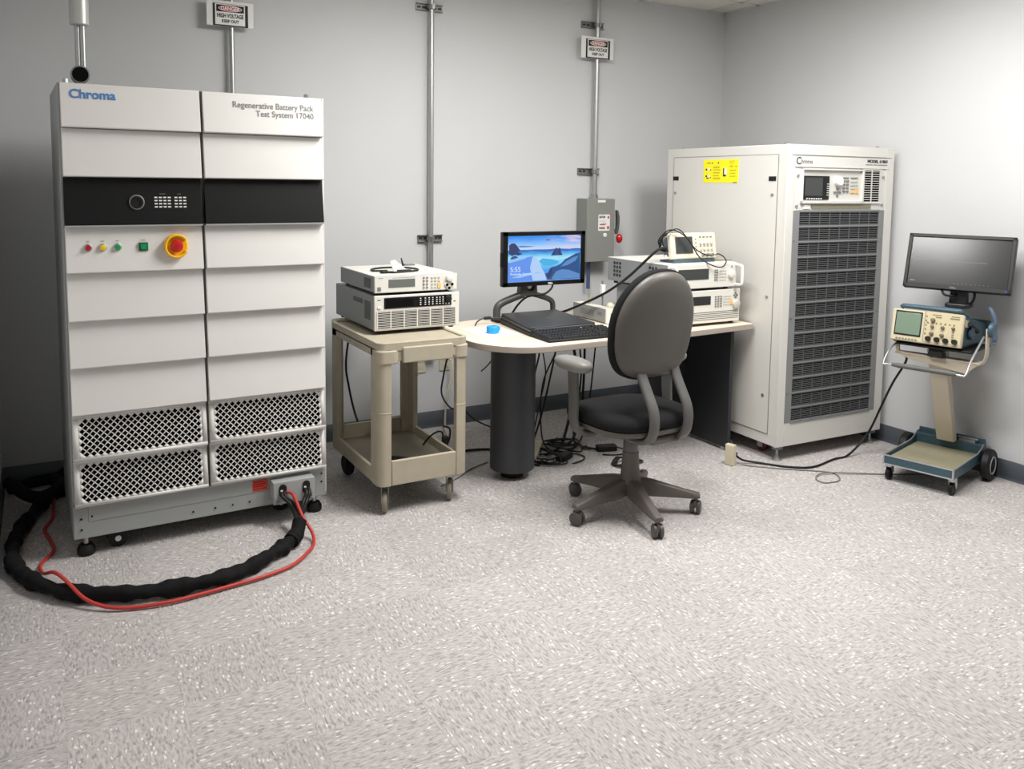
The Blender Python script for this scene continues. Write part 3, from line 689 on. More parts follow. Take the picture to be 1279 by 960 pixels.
def meter_unit():  # upper instrument on the cart
    t = thing('bench_meter', 'slim white bench meter with grey display, resting on the slotted load unit', 'instrument', (-3.030, -.948, .9815))
    MB.SCALE = (.895, 1.05, .893)
    w, d, h, f = .482, .50, .088, .014
    m = MB().at((0, 0, f)); feet(m, w, d, f, .06); m.build('rubber_feet', M_RUBBER, t)
    MB().box(.002, w-.002, .012, d, f, f+h).build('housing', M_INSTG, t, bevel=.003)
    MB().box(.004, w-.004, .0, d-.004, f+h-.003, f+h+.002).build('top_cover', M_INSTW, t, bevel=.001)
    MB().box(0, w, 0, .014, f-.001, f+h+.002).build('front_bezel', M_INSTW, t, bevel=.003)
    MB().box(.078, .230, -.002, .001, f+.026, f+.070).build('display', M_LCD, t, bevel=.001)
    MB().box(.016, .034, -.004, .001, f+.012, f+.032).build('power_button', M_KEY, t, bevel=.001)
    k = MB()
    for c in range(2):
        for r in range(4): k.box(.276+c*.02, .286+c*.02, -.004, .001, f+.014+r*.018, f+.021+r*.018)
    k.build('function_keys', M_KEY, t)
    k = MB()
    for c in range(3):
        for r in range(4): k.box(.324+c*.021, .336+c*.021, -.004, .001, f+.014+r*.018, f+.021+r*.018)
    k.build('number_keys', mat('key_pale', srgb(196, 194, 186), .5), t)
    MB().box(.364, .382, -.0045, .001, f+.012, f+.040).build('orange_key', M_KEYY, t)
    MB().lathe([(.021, 0), (.020, -.016), (.016, -.018)], 22, axis='y', c=(.432, 0, f+.066)).build('rotary_knob', M_INSTW, t)
    for u, z in ((.418, .028), (.448, .030), (.430, .010)):
        j = MB().lathe([(.013, 0), (.013, -.007), (.010, -.009)], 16, axis='y', c=(u, 0, f+z)).build('jack', M_INSTW, t)
        MB().lathe([(.0085, -.008), (.0085, -.010), (.003, -.010)], 14, axis='y', c=(u, 0, f+z)).build('jack_hole', M_HOLE, j)
    q = MB(); q.box(.022, .048, -.0006, .0005, f+.077, f+.080); q.box(.10, .23, -.0006, .0005, f+.0765, f+.0785); q.build('print_marks', M_PRINTG, t)
    s = MB()
    for i in range(8): s.box(-.0006, .003, .06+i*.011, .066+i*.011, f+.018, f+.072)
    s.build('side_vents', MATS['vent_grey'], t)
meter_unit()
MB.SCALE = (1, 1, 1)
def clamp_lead():
    z = 1.0745; MB.SCALE = (.9, 1.0, .9)
    t = thing('test_lead', 'coiled black test lead with white clip on the slim bench meter', 'lead', (-2.845, -.73, z))
    pts = [(-.10, -.10, .006), (-.055, -.125, .006), (.02, -.12, .008), (.10, -.08, .006), (.13, .0, .006), (.08, .09, .006), (-.02, .11, .006), (-.11, .06, .006), (-.13, -.02, .006), (-.08, -.085, .012)]
    MB().tube(pts, .005, 8).build('lead_wire', M_CABLE, t, smooth_angle=80)
    c = MB(); c.hexa([(-.03, -.06, .0), (.055, -.075, .0), (.06, -.04, .0), (-.02, -.03, .0)], [(-.045, -.035, .058), (-.02, -.05, .065), (-.015, -.035, .065), (-.035, -.025, .058)])
    c.build('white_clip', M_WHITE, t, bevel=.003)
    MB().cyl((.03, -.05, .03), (.022, -.04, .075), .006, .003, n=10).build('probe_tip', M_RUBBER, t)
    MB().box(-.02, .06, -.095, -.075, .0, .014).build('lead_plug', M_RUBBER, t, bevel=.003)
    MB().box(-.125, -.085, -.115, -.085, .0, .014).build('lead_plug', M_RUBBER, t, bevel=.004)
clamp_lead()
MB.SCALE = (1, 1, 1)
tag(MB().box(-2.70, -2.645, -.52, -.49, 1.0745, 1.082).build('bracket', M_KEY, origin=True, bevel=.002), 'small grey metal clip lying at the back of the slim bench meter', 'clip')
# bottom shelf clutter
tag(MB().rings(smooth([(-3.0, -.92, .181), (-2.955, -.95, .183), (-2.91, -.99, .181), (-2.865, -1.04, .181)], 5), [.012, .013, .013, .012, .012, .013, .013, .014, .015, .016, .016, .016, .015, .013, .011, .010], 10, flat=.8).build('hand_tool', M_RUBBER, origin=True), 'black handled hand tool on the lower shelf of the beige cart', 'tool')
tag(MB().rings([(-3.0, -1.10, .176), (-2.97, -1.095, .176), (-2.915, -1.09, .174)], [.009, .006, .004], 10).build('screwdriver', M_STEEL, origin=True), 'small steel screwdriver beside the hand tool on the lower cart shelf', 'tool')
def plug_knot():
    t = thing('adapter_plug', 'black cord with moulded plug hanging over the right rear of the lower cart shelf', 'cord', (-2.645, -.86, 0))
    MB().tube([(-.17, .12, .005), (-.10, .10, .10), (-.04, .05, .21), (.012, .02, .24), (.02, .0, .19), (.015, -.01, .13), (.03, .04, .05), (.10, .10, .005)], .005, 8).build('cord', M_CABLE, t, smooth_angle=80)
    MB().box(.004, .034, -.03, .0, .16, .225).build('plug', M_RUBBER, t, bevel=.006)
    MB().tube([(.02, -.01, .16), (.05, .0, .20), (.06, .02, .25), (.03, .04, .26)], .005, 8).build('cord', M_CABLE, t, smooth_angle=80)
plug_knot()

# ------------------------------------------------------------------ desk
DZ = .752
def desk():
    t = thing('desk', 'light wood desk with rounded end, dark column and dark panel leg', 'desk', (-1.75, -.95, 0))
    O = (-1.75, -.95)
    # outline : right end square, left end rounded
    pts = [(-.914, -1.298), (-.914, -.52), (-2.20, -.52)]
    def corner(cx, cy, rx, ry, a0, a1, n=10, p=1.0):
        for k in range(n+1):
            a = R_(a0+(a1-a0)*k/n); pts.append((cx+rx*math.cos(a), cy+ry*math.sin(a)))
    pts.pop(); corner(-2.26, -.84, .335, .32, 90, 180); corner(-2.30, -1.05, .295, .312, 180, 270)
    pts.append((-1.6, -1.35))
    loc = [(x-O[0], y-O[1]) for x, y in pts]
    MB().prism(loc, XY, DZ-.004, DZ).build('desk_top', M_DESK, t, bevel=.0015)
    MB().prism(loc, XY, DZ-.032, DZ-.004).build('edge_band', M_DESKE, t, bevel=.003)
    cx, cy = -2.29-O[0], -.985-O[1]
    MB().lathe([(.113, .042), (.117, .046), (.117, DZ-.033)], 40, c=(cx, cy, 0)).build('column_leg', M_CHAR, t)
    MB().lathe([(.058, 0), (.06, .004), (.06, .05)], 24, c=(cx, cy, 0)).build('column_foot', M_RUBBER, t)
    MB().box(-1.0-O[0], -.976-O[0], -1.215-O[1], -.60-O[1], .018, DZ-.033).build('panel_leg', M_CHARD, t, bevel=.002)
    MB().box(-1.34-O[0], -1.001-O[0], -.83-O[1], -.81-O[1], .09, DZ-.033).build('modesty_panel', M_CHARD, t, bevel=.002)
    g = MB()
    for y in (-1.17, -.65): g.cyl((-.988-O[0], y-O[1], 0), (-.988-O[0], y-O[1], .02), .016, n=12)
    g.build('panel_glides', M_STEEL, t)
    MB().box(-1.34-O[0], -1.32-O[0], -.835-O[1], -.805-O[1], .0, .10).build('support_post', M_RUBBER, t)
    MB().box(-1.82-O[0], -1.70-O[0], -.70-O[1], -.63-O[1], DZ-.13, DZ-.033).build('cable_grommet_box', mat('grommet_grey', srgb(110, 112, 108), .5), t, bevel=.004)
desk()

# ------------------------------------------------------------------ things on the desk
def sea_material():
    m = bpy.data.materials.new('seascape_screen'); m.use_nodes = True; nt = m.node_tree; b = nt.nodes['Principled BSDF']; N = nt.nodes.new; L = nt.links.new
    tc = N('ShaderNodeTexCoord'); sx = N('ShaderNodeSeparateXYZ'); L(tc.outputs['Generated'], sx.inputs[0])
    n = N('ShaderNodeTexNoise'); n.inputs['Scale'].default_value = 1; n.inputs['Detail'].default_value = 6
    mp = N('ShaderNodeMapping'); mp.inputs['Scale'].default_value = (5, 1, 14); L(tc.outputs['Generated'], mp.inputs[0]); L(mp.outputs[0], n.inputs[0])
    ad = N('ShaderNodeMath'); ad.operation = 'MULTIPLY_ADD'; L(n.outputs['Fac'], ad.inputs[0]); ad.inputs[1].default_value = .09; L(sx.outputs[2], ad.inputs[2])
    r = N('ShaderNodeValToRGB'); el = r.color_ramp.elements
    stops = [(.0, (120, 165, 240)), (.25, (70, 150, 240)), (.42, (110, 205, 250)), (.55, (175, 230, 250)), (.63, (95, 190, 245)), (.715, (40, 100, 195)), (.735, (60, 120, 205)), (.75, (205, 222, 248)), (.86, (135, 195, 252)), (1.0, (55, 145, 242))]
    el[0].position = stops[0][0]; el[0].color = (*srgb(*stops[0][1]), 1); el[1].position = 1; el[1].color = (*srgb(*stops[-1][1]), 1)
    for p, c in stops[1:-1]: e = el.new(p); e.color = (*srgb(*c), 1)
    L(ad.outputs[0], r.inputs[0])
    # pink clouds towards the upper right
    mm = N('ShaderNodeMapRange'); mm.inputs['From Min'].default_value = .45; mm.inputs['From Max'].default_value = 1.0; L(sx.outputs[0], mm.inputs[0])
    mz = N('ShaderNodeMapRange'); mz.inputs['From Min'].default_value = .68; mz.inputs['From Max'].default_value = .74; L(sx.outputs[2], mz.inputs[0])
    nc = N('ShaderNodeMapRange'); nc.inputs['From Min'].default_value = .42; nc.inputs['From Max'].default_value = .6; L(n.outputs['Fac'], nc.inputs[0])
    k = N('ShaderNodeMath'); k.operation = 'MULTIPLY'; L(mm.outputs[0], k.inputs[0]); L(mz.outputs[0], k.inputs[1])
    k2 = N('ShaderNodeMath'); k2.operation = 'MULTIPLY'; L(k.outputs[0], k2.inputs[0]); L(nc.outputs[0], k2.inputs[1])
    mx = N('ShaderNodeMix'); mx.data_type = 'RGBA'; L(k2.outputs[0], mx.inputs[0]); L(r.outputs[0], mx.inputs[6]); mx.inputs[7].default_value = (*srgb(232, 205, 228), 1)
    b.inputs['Base Color'].default_value = (.01, .01, .01, 1); b.inputs['Roughness'].default_value = .3
    L(mx.outputs[2], b.inputs['Emission Color']); b.inputs['Emission Strength'].default_value = .95
    return m
def emat(name, c, s=.95): return mat(name, (.01, .01, .01), .3, emit=srgb(*c), estr=s)
def main_monitor():
    X0, X1, Z0, Z1, Y = -2.194, -1.656, .951, 1.2545, -.68
    t = thing('monitor', 'black monitor showing a blue seascape on the desk', 'monitor', ((X0+X1)/2, Y, DZ+.001), 0)
    w = (X1-X0)/2; z0 = Z0-DZ-.001; z1 = Z1-DZ-.001; bz = .028
    f = MB(); f.box(-w, w, 0, .03, z0, z1); f.build('monitor_case', M_DARK, t, bevel=.004)
    b = MB(); b.box(-w, w, -.012, 0, z1-.022, z1); b.box(-w, w, -.012, 0, z0, z0+.024); b.box(-w, -w+bz, -.012, 0, z0, z1); b.box(w-.027, w, -.012, 0, z0, z1); b.build('bezel', mat('gloss_black', srgb(5, 5, 6), .4, spec=.3), t, bevel=.002)
    xa, xb, za, zb = -w+bz, w-.027, z0+.024, z1-.022
    s = MB().box(xa, xb, -.004, 0, za, zb).build('screen', sea_material(), t)
    sw, sh = xb-xa, zb-za
    def poly(name, pts, m, lay): 
        MB().prism([(xa+a*sw, za+c*sh) for a, c in pts], XZ, -.0042-lay*.0003, -.004).build(name, m, s)
    rk, rk2, rk3 = emat('rock_blue', (38, 82, 140)), emat('rock_deep', (42, 58, 108)), emat('rock_light', (92, 140, 200))
    foam, beach = emat('foam', (178, 208, 250)), emat('beach', (98, 148, 240))
    poly('beach_picture', [(0, .02), (0, .42), (.10, .50), (.33, .55), (.40, .44), (.45, .30), (.51, .12), (.53, .02)], beach, 1)
    poly('foam_picture', [(.34, .02), (.30, .30), (.33, .52), (.37, .54), (.42, .44), (.46, .28), (.52, .12), (.54, .02)], foam, 2)
    poly('rock_picture', [(.585, .555), (.60, .60), (.625, .66), (.645, .70), (.66, .73), (.675, .70), (.69, .69), (.70, .735), (.715, .69), (.725, .61), (.745, .575), (.735, .555)], rk2, 2)
    poly('rock_picture', [(.02, .80), (.05, .84), (.09, .845), (.12, .80), (.15, .73), (.17, .68), (.13, .66), (.20, .61), (.14, .58), (.10, .60), (.06, .57), (.02, .62)], rk2, 2)
    poly('rock_picture', [(.53, .02), (.50, .16), (.55, .18), (.57, .27), (.60, .30), (.64, .31), (.68, .33), (.73, .37), (.78, .46), (.86, .52), (.93, .58), (.995, .60), (.995, .02)], rk, 2)
    poly('rock_picture', [(.60, .06), (.66, .20), (.74, .24), (.84, .22), (.93, .16), (.99, .12), (.99, .03), (.61, .03)], rk3, 3)
    poly('rock_picture', [(.72, .30), (.80, .42), (.90, .50), (.97, .53), (.93, .42), (.82, .33)], rk3, 3)
    poly('rock_picture', [(.52, .10), (.55, .17), (.58, .26), (.61, .27), (.60, .15), (.57, .05)], rk2, 3)
    poly('wave_picture', [(.42, .44), (.47, .50), (.60, .47), (.70, .42), (.66, .36), (.57, .33), (.48, .34)], emat('turquoise', (70, 178, 232)), 1)
    poly('wave_picture', [(.02, .42), (.02, .47), (.10, .52), (.20, .535), (.30, .56), (.22, .50), (.10, .45)], emat('pale_wave', (150, 198, 248)), 3)
    poly('wave_picture', [(.05, .10), (.20, .17), (.36, .20), (.48, .19), (.30, .14), (.16, .09)], emat('pale_wave', (150, 198, 248)), 3)
    poly('rock_picture', [(.03, .50), (.06, .56), (.11, .575), (.14, .53), (.09, .50)], rk, 3)
    poly('rock_picture', [(.64, .56), (.655, .66), (.67, .70), (.68, .62), (.69, .57)], rk, 3)
    poly('foam_picture', [(.66, .02), (.70, .10), (.73, .16), (.76, .17), (.73, .08), (.71, .02)], rk3, 3)
    poly('cloud_picture', [(.12, .77), (.18, .785), (.28, .775), (.37, .765), (.28, .755), (.17, .755)], emat('cloud_blue', (70, 110, 190)), 2)
    poly('cloud_picture', [(.50, .90), (.54, .915), (.58, .905), (.56, .89), (.52, .888)], emat('cloud_grey', (70, 100, 180)), 2)
    wt = emat('screen_white', (205, 226, 252), 1.0)
    text('5:55', .040, wt, s, (xa+.035*sw, -.0052, za+.225*sh), bold=.0002)
    text('Wednesday, September 5', .0165, wt, s, (xa+.035*sw, -.0052, za+.155*sh), bold=.0002, sx=.92)
    text('DELL', .014, M_KEYW, t, (.035, -.0128, z0+.006), align='CENTER', bold=.0005)
    MB().box(-w-.006, -w+.004, .002, .02, z0+.11, z0+.19).build('side_port_bar', M_RUBBER, t, bevel=.002)
    # neck and arched stand
    st = mat('stand_grey', srgb(74, 74, 72), .42)
    nk = MB(); cxn = -.078
    nk.hexa([(cxn-.062, .03, .135), (cxn+.056, .03, .135), (cxn+.056, .075, .135), (cxn-.062, .075, .135)], [(cxn-.045, .03, z0+.06), (cxn+.05, .03, z0+.06), (cxn+.05, .075, z0+.06), (cxn-.045, .075, z0+.06)])
    n_ = nk.build('neck', st, t, bevel=.006)
    MB().lathe([(.014, 0), (.013, -.003), (.004, -.003)], 20, axis='y', c=(cxn+.0, .029, .19)).build('cable_hole', M_WHITE, n_)
    MB().lathe([(.024, .001), (.024, -.0015), (.01, -.0015)], 20, axis='y', c=(cxn+.012, .029, .187)).build('hole_ring', M_RUBBER, n_)
    ar = MB()
    ar.rings(smooth([(cxn-.03, .05, .145), (cxn-.10, .05, .125), (cxn-.17, .05, .100), (cxn-.196, .05, .070), (cxn-.198, .045, .012)], 6), .021, 12)
    ar.rings(smooth([(cxn+.03, .05, .145), (cxn+.10, .06, .125), (cxn+.16, .07, .102), (cxn+.185, .075, .075), (cxn+.185, .075, .012)], 6), .016, 12)
    ar.build('arched_legs', st, t, smooth_angle=60)
    MB().prism(rrect(.44, .10, .03, 5, cxn-.22, .0), XY, 0, .014).build('stand_base', M_RUBBER, t, bevel=.004)
main_monitor()
cable('cable', [(-1.862, -.672, .962), (-1.885, -.70, .935), (-1.935, -.715, .908), (-1.985, -.70, .900), (-2.03, -.665, .885), (-2.075, -.645, .84), (-2.11, -.625, .775)], .006, M_CABLE, 'black cord threaded through the seascape monitor stand', 'cord')
def laptop():
    t = thing('laptop', 'closed black laptop on a slanted dock in front of the seascape monitor', 'laptop', (-2.055, -.885, DZ+.001), .015)
    MB.SCALE = (.92, 1.12, .95)
    d = MB()
    z = DZ+.001
    # local corners: rear-left, rear-right, front-right, front-left
    RL, RR, FR, FL = (-.175, .16), (.225, .16), (.205, -.21), (-.235, -.205)
    d.hexa([(FL[0], FL[1], .0), (FR[0], FR[1], .0), (RR[0], RR[1], .0), (RL[0], RL[1], .0)], [(FL[0], FL[1], .018), (FR[0], FR[1], .018), (RR[0], RR[1], .030), (RL[0], RL[1], .030)])
    d.build('dock', M_RUBBER, t, bevel=.004)
    l = MB(); l.hexa([(FL[0]+.004, FL[1]+.004, .019), (FR[0]-.004, FR[1]+.004, .019), (RR[0]-.004, RR[1], .031), (RL[0]+.004, RL[1], .031)], [(FL[0]+.004, FL[1]+.004, .036), (FR[0]-.004, FR[1]+.004, .036), (RR[0]-.004, RR[1], .050), (RL[0]+.004, RL[1], .050)])
    l.build('laptop_base', M_DARK, t, bevel=.003)
    li = MB(); li.hexa([(FL[0]+.006, FL[1]+.006, .037), (FR[0]-.006, FR[1]+.006, .037), (RR[0]-.006, RR[1], .051), (RL[0]+.006, RL[1], .051)], [(FL[0]+.006, FL[1]+.006, .047), (FR[0]-.006, FR[1]+.006, .047), (RR[0]-.006, RR[1], .061), (RL[0]+.006, RL[1], .061)])
    li.build('laptop_lid', mat('laptop_black', srgb(46, 46, 46), .38, noise=.05, nscale=30), t, bevel=.003)
    MB().box(FL[0]+.03, FR[0]-.02, FL[1]+.0005, FL[1]+.004, .0365, .0395).build('lid_edge', M_GRILLF, t)
    text('DELL', .022, M_KEY, t, (.03, -.035, .0545), (math.atan2(.014, .37), 0, 0), 'CENTER')
laptop()
MB.SCALE = (1, 1, 1)
def keyboard():
    t = thing('keyboard', 'black computer keyboard at the front edge of the desk', 'keyboard', (-2.085, -1.195, DZ+.001), -.03)
    MB.SCALE = (.96, 1.1, 1)
    w, d = .46, .165
    MB().hexa([(-.19, -.10, 0), (.27, -.10, 0), (.27, .075, 0), (-.19, .075, 0)], [(-.188, -.098, .012), (.268, -.098, .012), (.268, .073, .026), (-.188, .073, .026)]).build('key_tray', M_RUBBER, t, bevel=.004)
    k = MB(); kw = .0192
    def cap(x0, x1, y):
        zz = .012+(y+.098)/.171*.014
        k.hexa([(x0, y-.0085, zz-.001), (x1, y-.0085, zz-.001), (x1, y+.0085, zz+.0005), (x0, y+.0085, zz+.0005)], [(x0+.002, y-.0065, zz+.0085), (x1-.002, y-.0065, zz+.0085), (x1-.002, y+.0065, zz+.0100), (x0+.002, y+.0065, zz+.0100)])
    for r in range(6):
        y = -.084+r*.0285 if r < 5 else .062
        y = -.085+r*.0288
        x = -.180
        while x < .255:
            wk = kw
            if r == 0 and -.11 < x < -.06: wk = .105
            if r in (1, 2) and x < -.175: wk = kw*1.7
            gap = .008 if (abs(x-.118) < .011 or abs(x-.180) < .011) else 0
            x += gap; cap(x, x+wk-.0012, y*.97); x += wk
    k.build('keys', M_DARK, t)
    MB().box(.10, .13, .055, .066, .028, .030).build('indicator_strip', M_KEYW, t)
keyboard()
MB.SCALE = (1, 1, 1)
def paper_sheet():
    c = ((-2.488, -1.02), (-2.275, -1.035), (-2.275, -.767), (-2.49, -.755))
    m = MB().hexa([(x, y, DZ+.0005) for x, y in c], [(x, y, DZ+.002) for x, y in c])
    tag(m.build('paper_sheet', M_PAPER, origin=True), 'white paper sheets lying on the rounded desk end', 'paper')
    t = thing('tape_roll', 'small bright blue roll on the white paper', 'tape', (-2.392, -.945, DZ+.0025))
    MB().lathe([(.030, 0), (.033, .004), (.033, .030), (.029, .036), (.017, .037), (.015, .03)], 26, c=(0, 0, 0)).build('roll', M_BLUE, t)
    MB().hexa([(.02, -.008, .004), (.045, -.002, .01), (.045, .012, .01), (.02, .015, .004)], [(.02, -.008, .028), (.044, -.002, .03), (.044, .012, .03), (.02, .015, .028)]).build('roll_tail', M_BLUE, t, bevel=.003)
paper_sheet()
def box_unit():
    t = thing('power_module', 'small grey box instrument with white front between keyboard and chair back', 'instrument', (-1.690, -.965, DZ+.001), -.01)
    MB.SCALE = (.92, 1.05, .96)
    w, d, h = .064, .325, .085
    MB().box(0, w, .010, d, .004, h).build('housing', M_INSTG, t, bevel=.002)
    MB().box(-.001, w+.001, 0, .012, .002, h+.002).build('front_panel', M_INSTW, t, bevel=.002)
    MB().box(.03, .042, -.004, .001, .04, .06).build('rocker_switch', M_KEY, t, bevel=.001)
    MB().box(0.001, w-.001, .008, d-.002, h-.002, h+.001).build('top_cover', M_INSTW, t)
    s = MB()
    for i in range(4): s.box(-.0008, .002, .12, .25, .030+i*.009, .034+i*.009)
    for i in range(3): s.box(-.0008, .002, .045, .085, .042+i*.007, .046+i*.007)
    s.build('side_vents', MATS['vent_grey'], t)
    f = MB()
    for y in (.04, .28): 
        for x in (.012, .052): f.cyl((x, y, 0), (x, y, .005), .006, n=8)
    f.build('rubber_feet', M_RUBBER, t)
box_unit()
MB.SCALE = (1, 1, 1)
def rack_units():
    W_ = .545
    t = thing('power_source', 'lower white rack instrument on the desk with striped vents under a round knob', 'instrument', (-1.462, -1.25, DZ+.001))
    MB.SCALE = (.888, 1.02, .967)
    h0, h = .016, .188; w = .545; d = .50
    m = MB().at((0, 0, h0)); feet(m, w, d, h0); m.build('rubber_feet', M_RUBBER, t)
    MB().box(.003, w-.003, .012, d, h0, h0+h).build('housing', M_INSTG, t, bevel=.003)
    MB().box(0, w, 0, .014, h0, h0+h).build('front_panel', M_INSTW, t, bevel=.003)
    v = MB()
    for i in range(5): v.box(.02, w-.008, -.0008, .002, h0+.018+i*.0105, h0+.0215+i*.0105)
    v.build('vent_lines', M_HANDLEG, t)
    MB().box(.02, .30, -.002, .001, h0+.105, h0+.155).build('display', M_DARK, t, bevel=.001)
    k = MB()
    for c in range(3):
        for r in range(5): k.box(.335+c*.022, .347+c*.022, -.004, .001, h0+.090+r*.014, h0+.096+r*.014)
    k.build('keypad', M_KEY, t)
    k = MB()
    for c in range(4):
        for r in range(4): k.box(.405+c*.018, .415+c*.018, -.003, .001, h0+.098+r*.016, h0+.103+r*.016)
    k.build('number_keys', MATS['key_pale'], t)
    MB().box(.458, .478, -.0035, .001, h0+.097, h0+.125).build('yellow_keys', M_KEYY, t)
    MB().lathe([(.027, 0), (.026, -.016), (.021, -.019)], 24, axis='y', c=(.508, 0, h0+.100)).build('rotary_knob', MATS['key_pale'], t)
    a = MB()
    for dx, dz in ((0, .012), (0, -.012), (.012, 0), (-.012, 0)): a.box(.506+dx-.005, .506+dx+.005, -.004, .001, h0+.150+dz-.005, h0+.150+dz+.005)
    a.build('arrow_keys', M_KEY, t)
    z1 = DZ+.001+(h0+h)*.967
    # upper unit
    t = thing('power_analyser', 'upper white rack instrument with grey display and white side handles on the desk', 'instrument', (-1.500, -1.255, z1+.001))
    w, d, h0, h = .548, .545, .014, .138
    m = MB().at((0, 0, h0)); feet(m, w-.02, d, h0); m.build('rubber_feet', M_RUBBER, t)
    MB().box(.003, w-.003, .012, d, h0, h0+h).build('housing', M_INSTG, t, bevel=.003)
    MB().box(.001, w-.001, .002, d-.002, h0+h-.003, h0+h+.002).build('top_cover', M_INSTW, t, bevel=.001)
    MB().box(0, w, 0, .014, h0, h0+h).build('front_panel', M_INSTW, t, bevel=.003)
    MB().box(.06, .315, -.002, .001, h0+.050, h0+.110).build('display', M_LCDD, t, bevel=.001)
    k = MB()
    for c in range(2):
        for r in range(5): k.box(.362+c*.016, .371+c*.016, -.004, .001, h0+.040+r*.014, h0+.047+r*.014)
    k.build('function_keys', M_KEY, t)
    k = MB()
    for c in range(3):
        for r in range(4): k.box(.405+c*.02, .417+c*.02, -.003, .001, h0+.040+r*.017, h0+.046+r*.017)
    k.build('number_keys', MATS['key_pale'], t)
    MB().lathe([(.024, 0), (.023, -.014), (.018, -.017)], 24, axis='y', c=(.498, 0, h0+.072)).build('rotary_knob', M_INSTW, t)
    MB().lathe([(.006, 0), (.005, -.004)], 12, axis='y', c=(.505, 0, h0+.118)).build('indicator', M_STEEL, t)
    s = MB()
    for y0 in (.10, .42): 
        for i in range(3):
            for j in range(4): s.box(.001, .004, y0+i*.026, y0+.016+i*.026, h0+.03+j*.024, h0+.045+j*.024)
    s.build('side_vents', M_DARK, t)
    for x in (.012, w-.010):
        MB().rings(smooth([(x, .004, h0+.012), (x, -.040, h0+.014), (x, -.050, h0+.03), (x, -.050, h0+.11), (x, -.040, h0+.124), (x, .004, h0+.126)], 5), .0085, 10).build('handle', M_WHITE, t, smooth_angle=60)
    MB.SCALE = (1, 1, 1)
    return z1+.001+(h0+h+.002)*.967
ZI = rack_units()
def desk_scope():
    t = thing('oscilloscope', 'compact cream front oscilloscope on top of the desk rack instruments', 'oscilloscope', (-1.425, -1.19, ZI+.0005), .03)
    MB.SCALE = (.96, .96, .94)
    tl = R_(9)
    def bt(name, mb, m, bev=.003, p=None):
        o = mb.build(name, m, p or t, bevel=bev)
        if not p: o.rotation_euler = (-tl, 0, 0); o.location = (0, 0, .022)
        return o
    w, h, d = .345, .152, .13
    bt('rear_housing', MB().hexa([(.012, .03, .012), (w-.012, .03, .012), (w-.05, d, .03), (.05, d, .03)], [(.012, .03, h-.006), (w-.012, .03, h-.006), (w-.05, d, h-.03), (.05, d, h-.03)]), mat('scope_slate', srgb(70, 88, 98), .5), .008)
    bt('front_case', MB().box(0, w, 0, .034, 0, h), mat('scope_cream', srgb(226, 220, 196), .42), .008)
    bt('display_bezel', MB().box(.030, .162, -.003, .004, .030, .130), M_GRILLB, .002)
    bt('display', MB().box(.035, .157, -.0042, .0, .035, .126), M_LCDD, .001)
    k = MB()
    for c in range(4):
        for r in range(2): k.lathe([(.0095, 0), (.008, -.010)], 12, axis='y', c=(.222+c*.028, 0, .052+r*.036))
    bt('knobs', k, MATS['key_pale'], 0)
    k = MB()
    for r in range(5): k.box(.182, .190, -.003, .001, .022+r*.022, .029+r*.022)
    for c in range(4): k.box(.214+c*.028, .228+c*.028, -.003, .001, .122, .129)
    for c in range(4): k.box(.216+c*.028, .226+c*.028, -.003, .001, .068, .072)
    bt('keys', k, M_KEY, 0)
    for c in range(3): bt('input_socket', MB().lathe([(.011, 0), (.010, -.018), (.006, -.018)], 16, axis='y', c=(.232+c*.034, 0, .018)), M_STEEL, 0)
    # foot / tilted lower edge
    MB().hexa([(.015, .0, 0), (w-.015, .0, 0), (w-.02, d, 0), (.02, d, 0)], [(.015, .005, .022), (w-.015, .005, .022), (w-.02, d, .012), (.02, d, .012)]).build('lower_skirt', MATS['scope_slate'], t, bevel=.003)
    # carrying handle on the left side
    MB().tube([(.008, .04, .07), (-.030, .06, .075), (-.036, .065, .11), (-.02, .07, .15), (.02, .075, .165)], .008, 10).build('carry_handle', M_RUBBER, t)
    q = MB(); q.box(-.034, -.018, .05, .075, .088, .098); q.box(-.012, .0, .045, .06, .035, .045); q.build('white_clips', M_WHITE, t)
    return t
desk_scope()
MB.SCALE = (1, 1, 1)
Zs = ZI
cable('probe_lead', [(-1.443, -1.142, Zs+.08), (-1.467, -1.156, Zs+.14), (-1.400, -1.190, Zs+.188), (-1.333, -1.209, Zs+.13), (-1.280, -1.219, Zs+.055), (-1.256, -1.243, Zs+.018), (-1.208, -1.276, Zs-.012), (-1.150, -1.281, Zs-.02), (-1.102, -1.262, Zs+.006), (-1.088, -1.224, Zs+.03), (-1.112, -1.209, Zs+.045), (-1.141, -1.214, Zs+.04)], .0032, M_CABLE, 'thin black probe lead draped across the cream oscilloscope front', 'lead', n=6)
cable('probe_lead', [(-1.448, -1.147, Zs+.06), (-1.482, -1.137, Zs+.12), (-1.438, -1.176, Zs+.182), (-1.371, -1.214, Zs+.155), (-1.304, -1.228, Zs+.085), (-1.237, -1.224, Zs+.05), (-1.179, -1.219, Zs+.04)], .0032, M_CABLE, 'second black probe lead looping over the left corner of the cream oscilloscope', 'lead', n=6)
def probe():
    t = thing('scope_probe', 'khaki scope probe lying beside the cream oscilloscope', 'probe', (-1.05, -1.16, ZI+.0005), -.3)
    MB().rings([(-.05, 0, .008), (0, 0, .008), (.03, 0, .0075), (.07, 0, .006)], [.007, .008, .006, .0025], 10).build('probe_body', M_BROWN, t)
    MB().rings([(-.02, .014, .007), (.05, .02, .006)], [.006, .003], 8).build('probe_hook', M_KEY, t)
probe()
cable('cable', [(-1.438, -1.155, Zs+.08), (-1.49, -1.14, Zs+.07), (-1.60, -1.05, 1.03), (-1.68, -.98, .945), (-1.715, -.90, .895), (-1.725, -.80, .852), (-1.76, -.66, .79), (-1.80, -.575, .760)], .0075, M_CABLE, 'thick black cord sloping from the cream oscilloscope down to the desk back', 'cord')
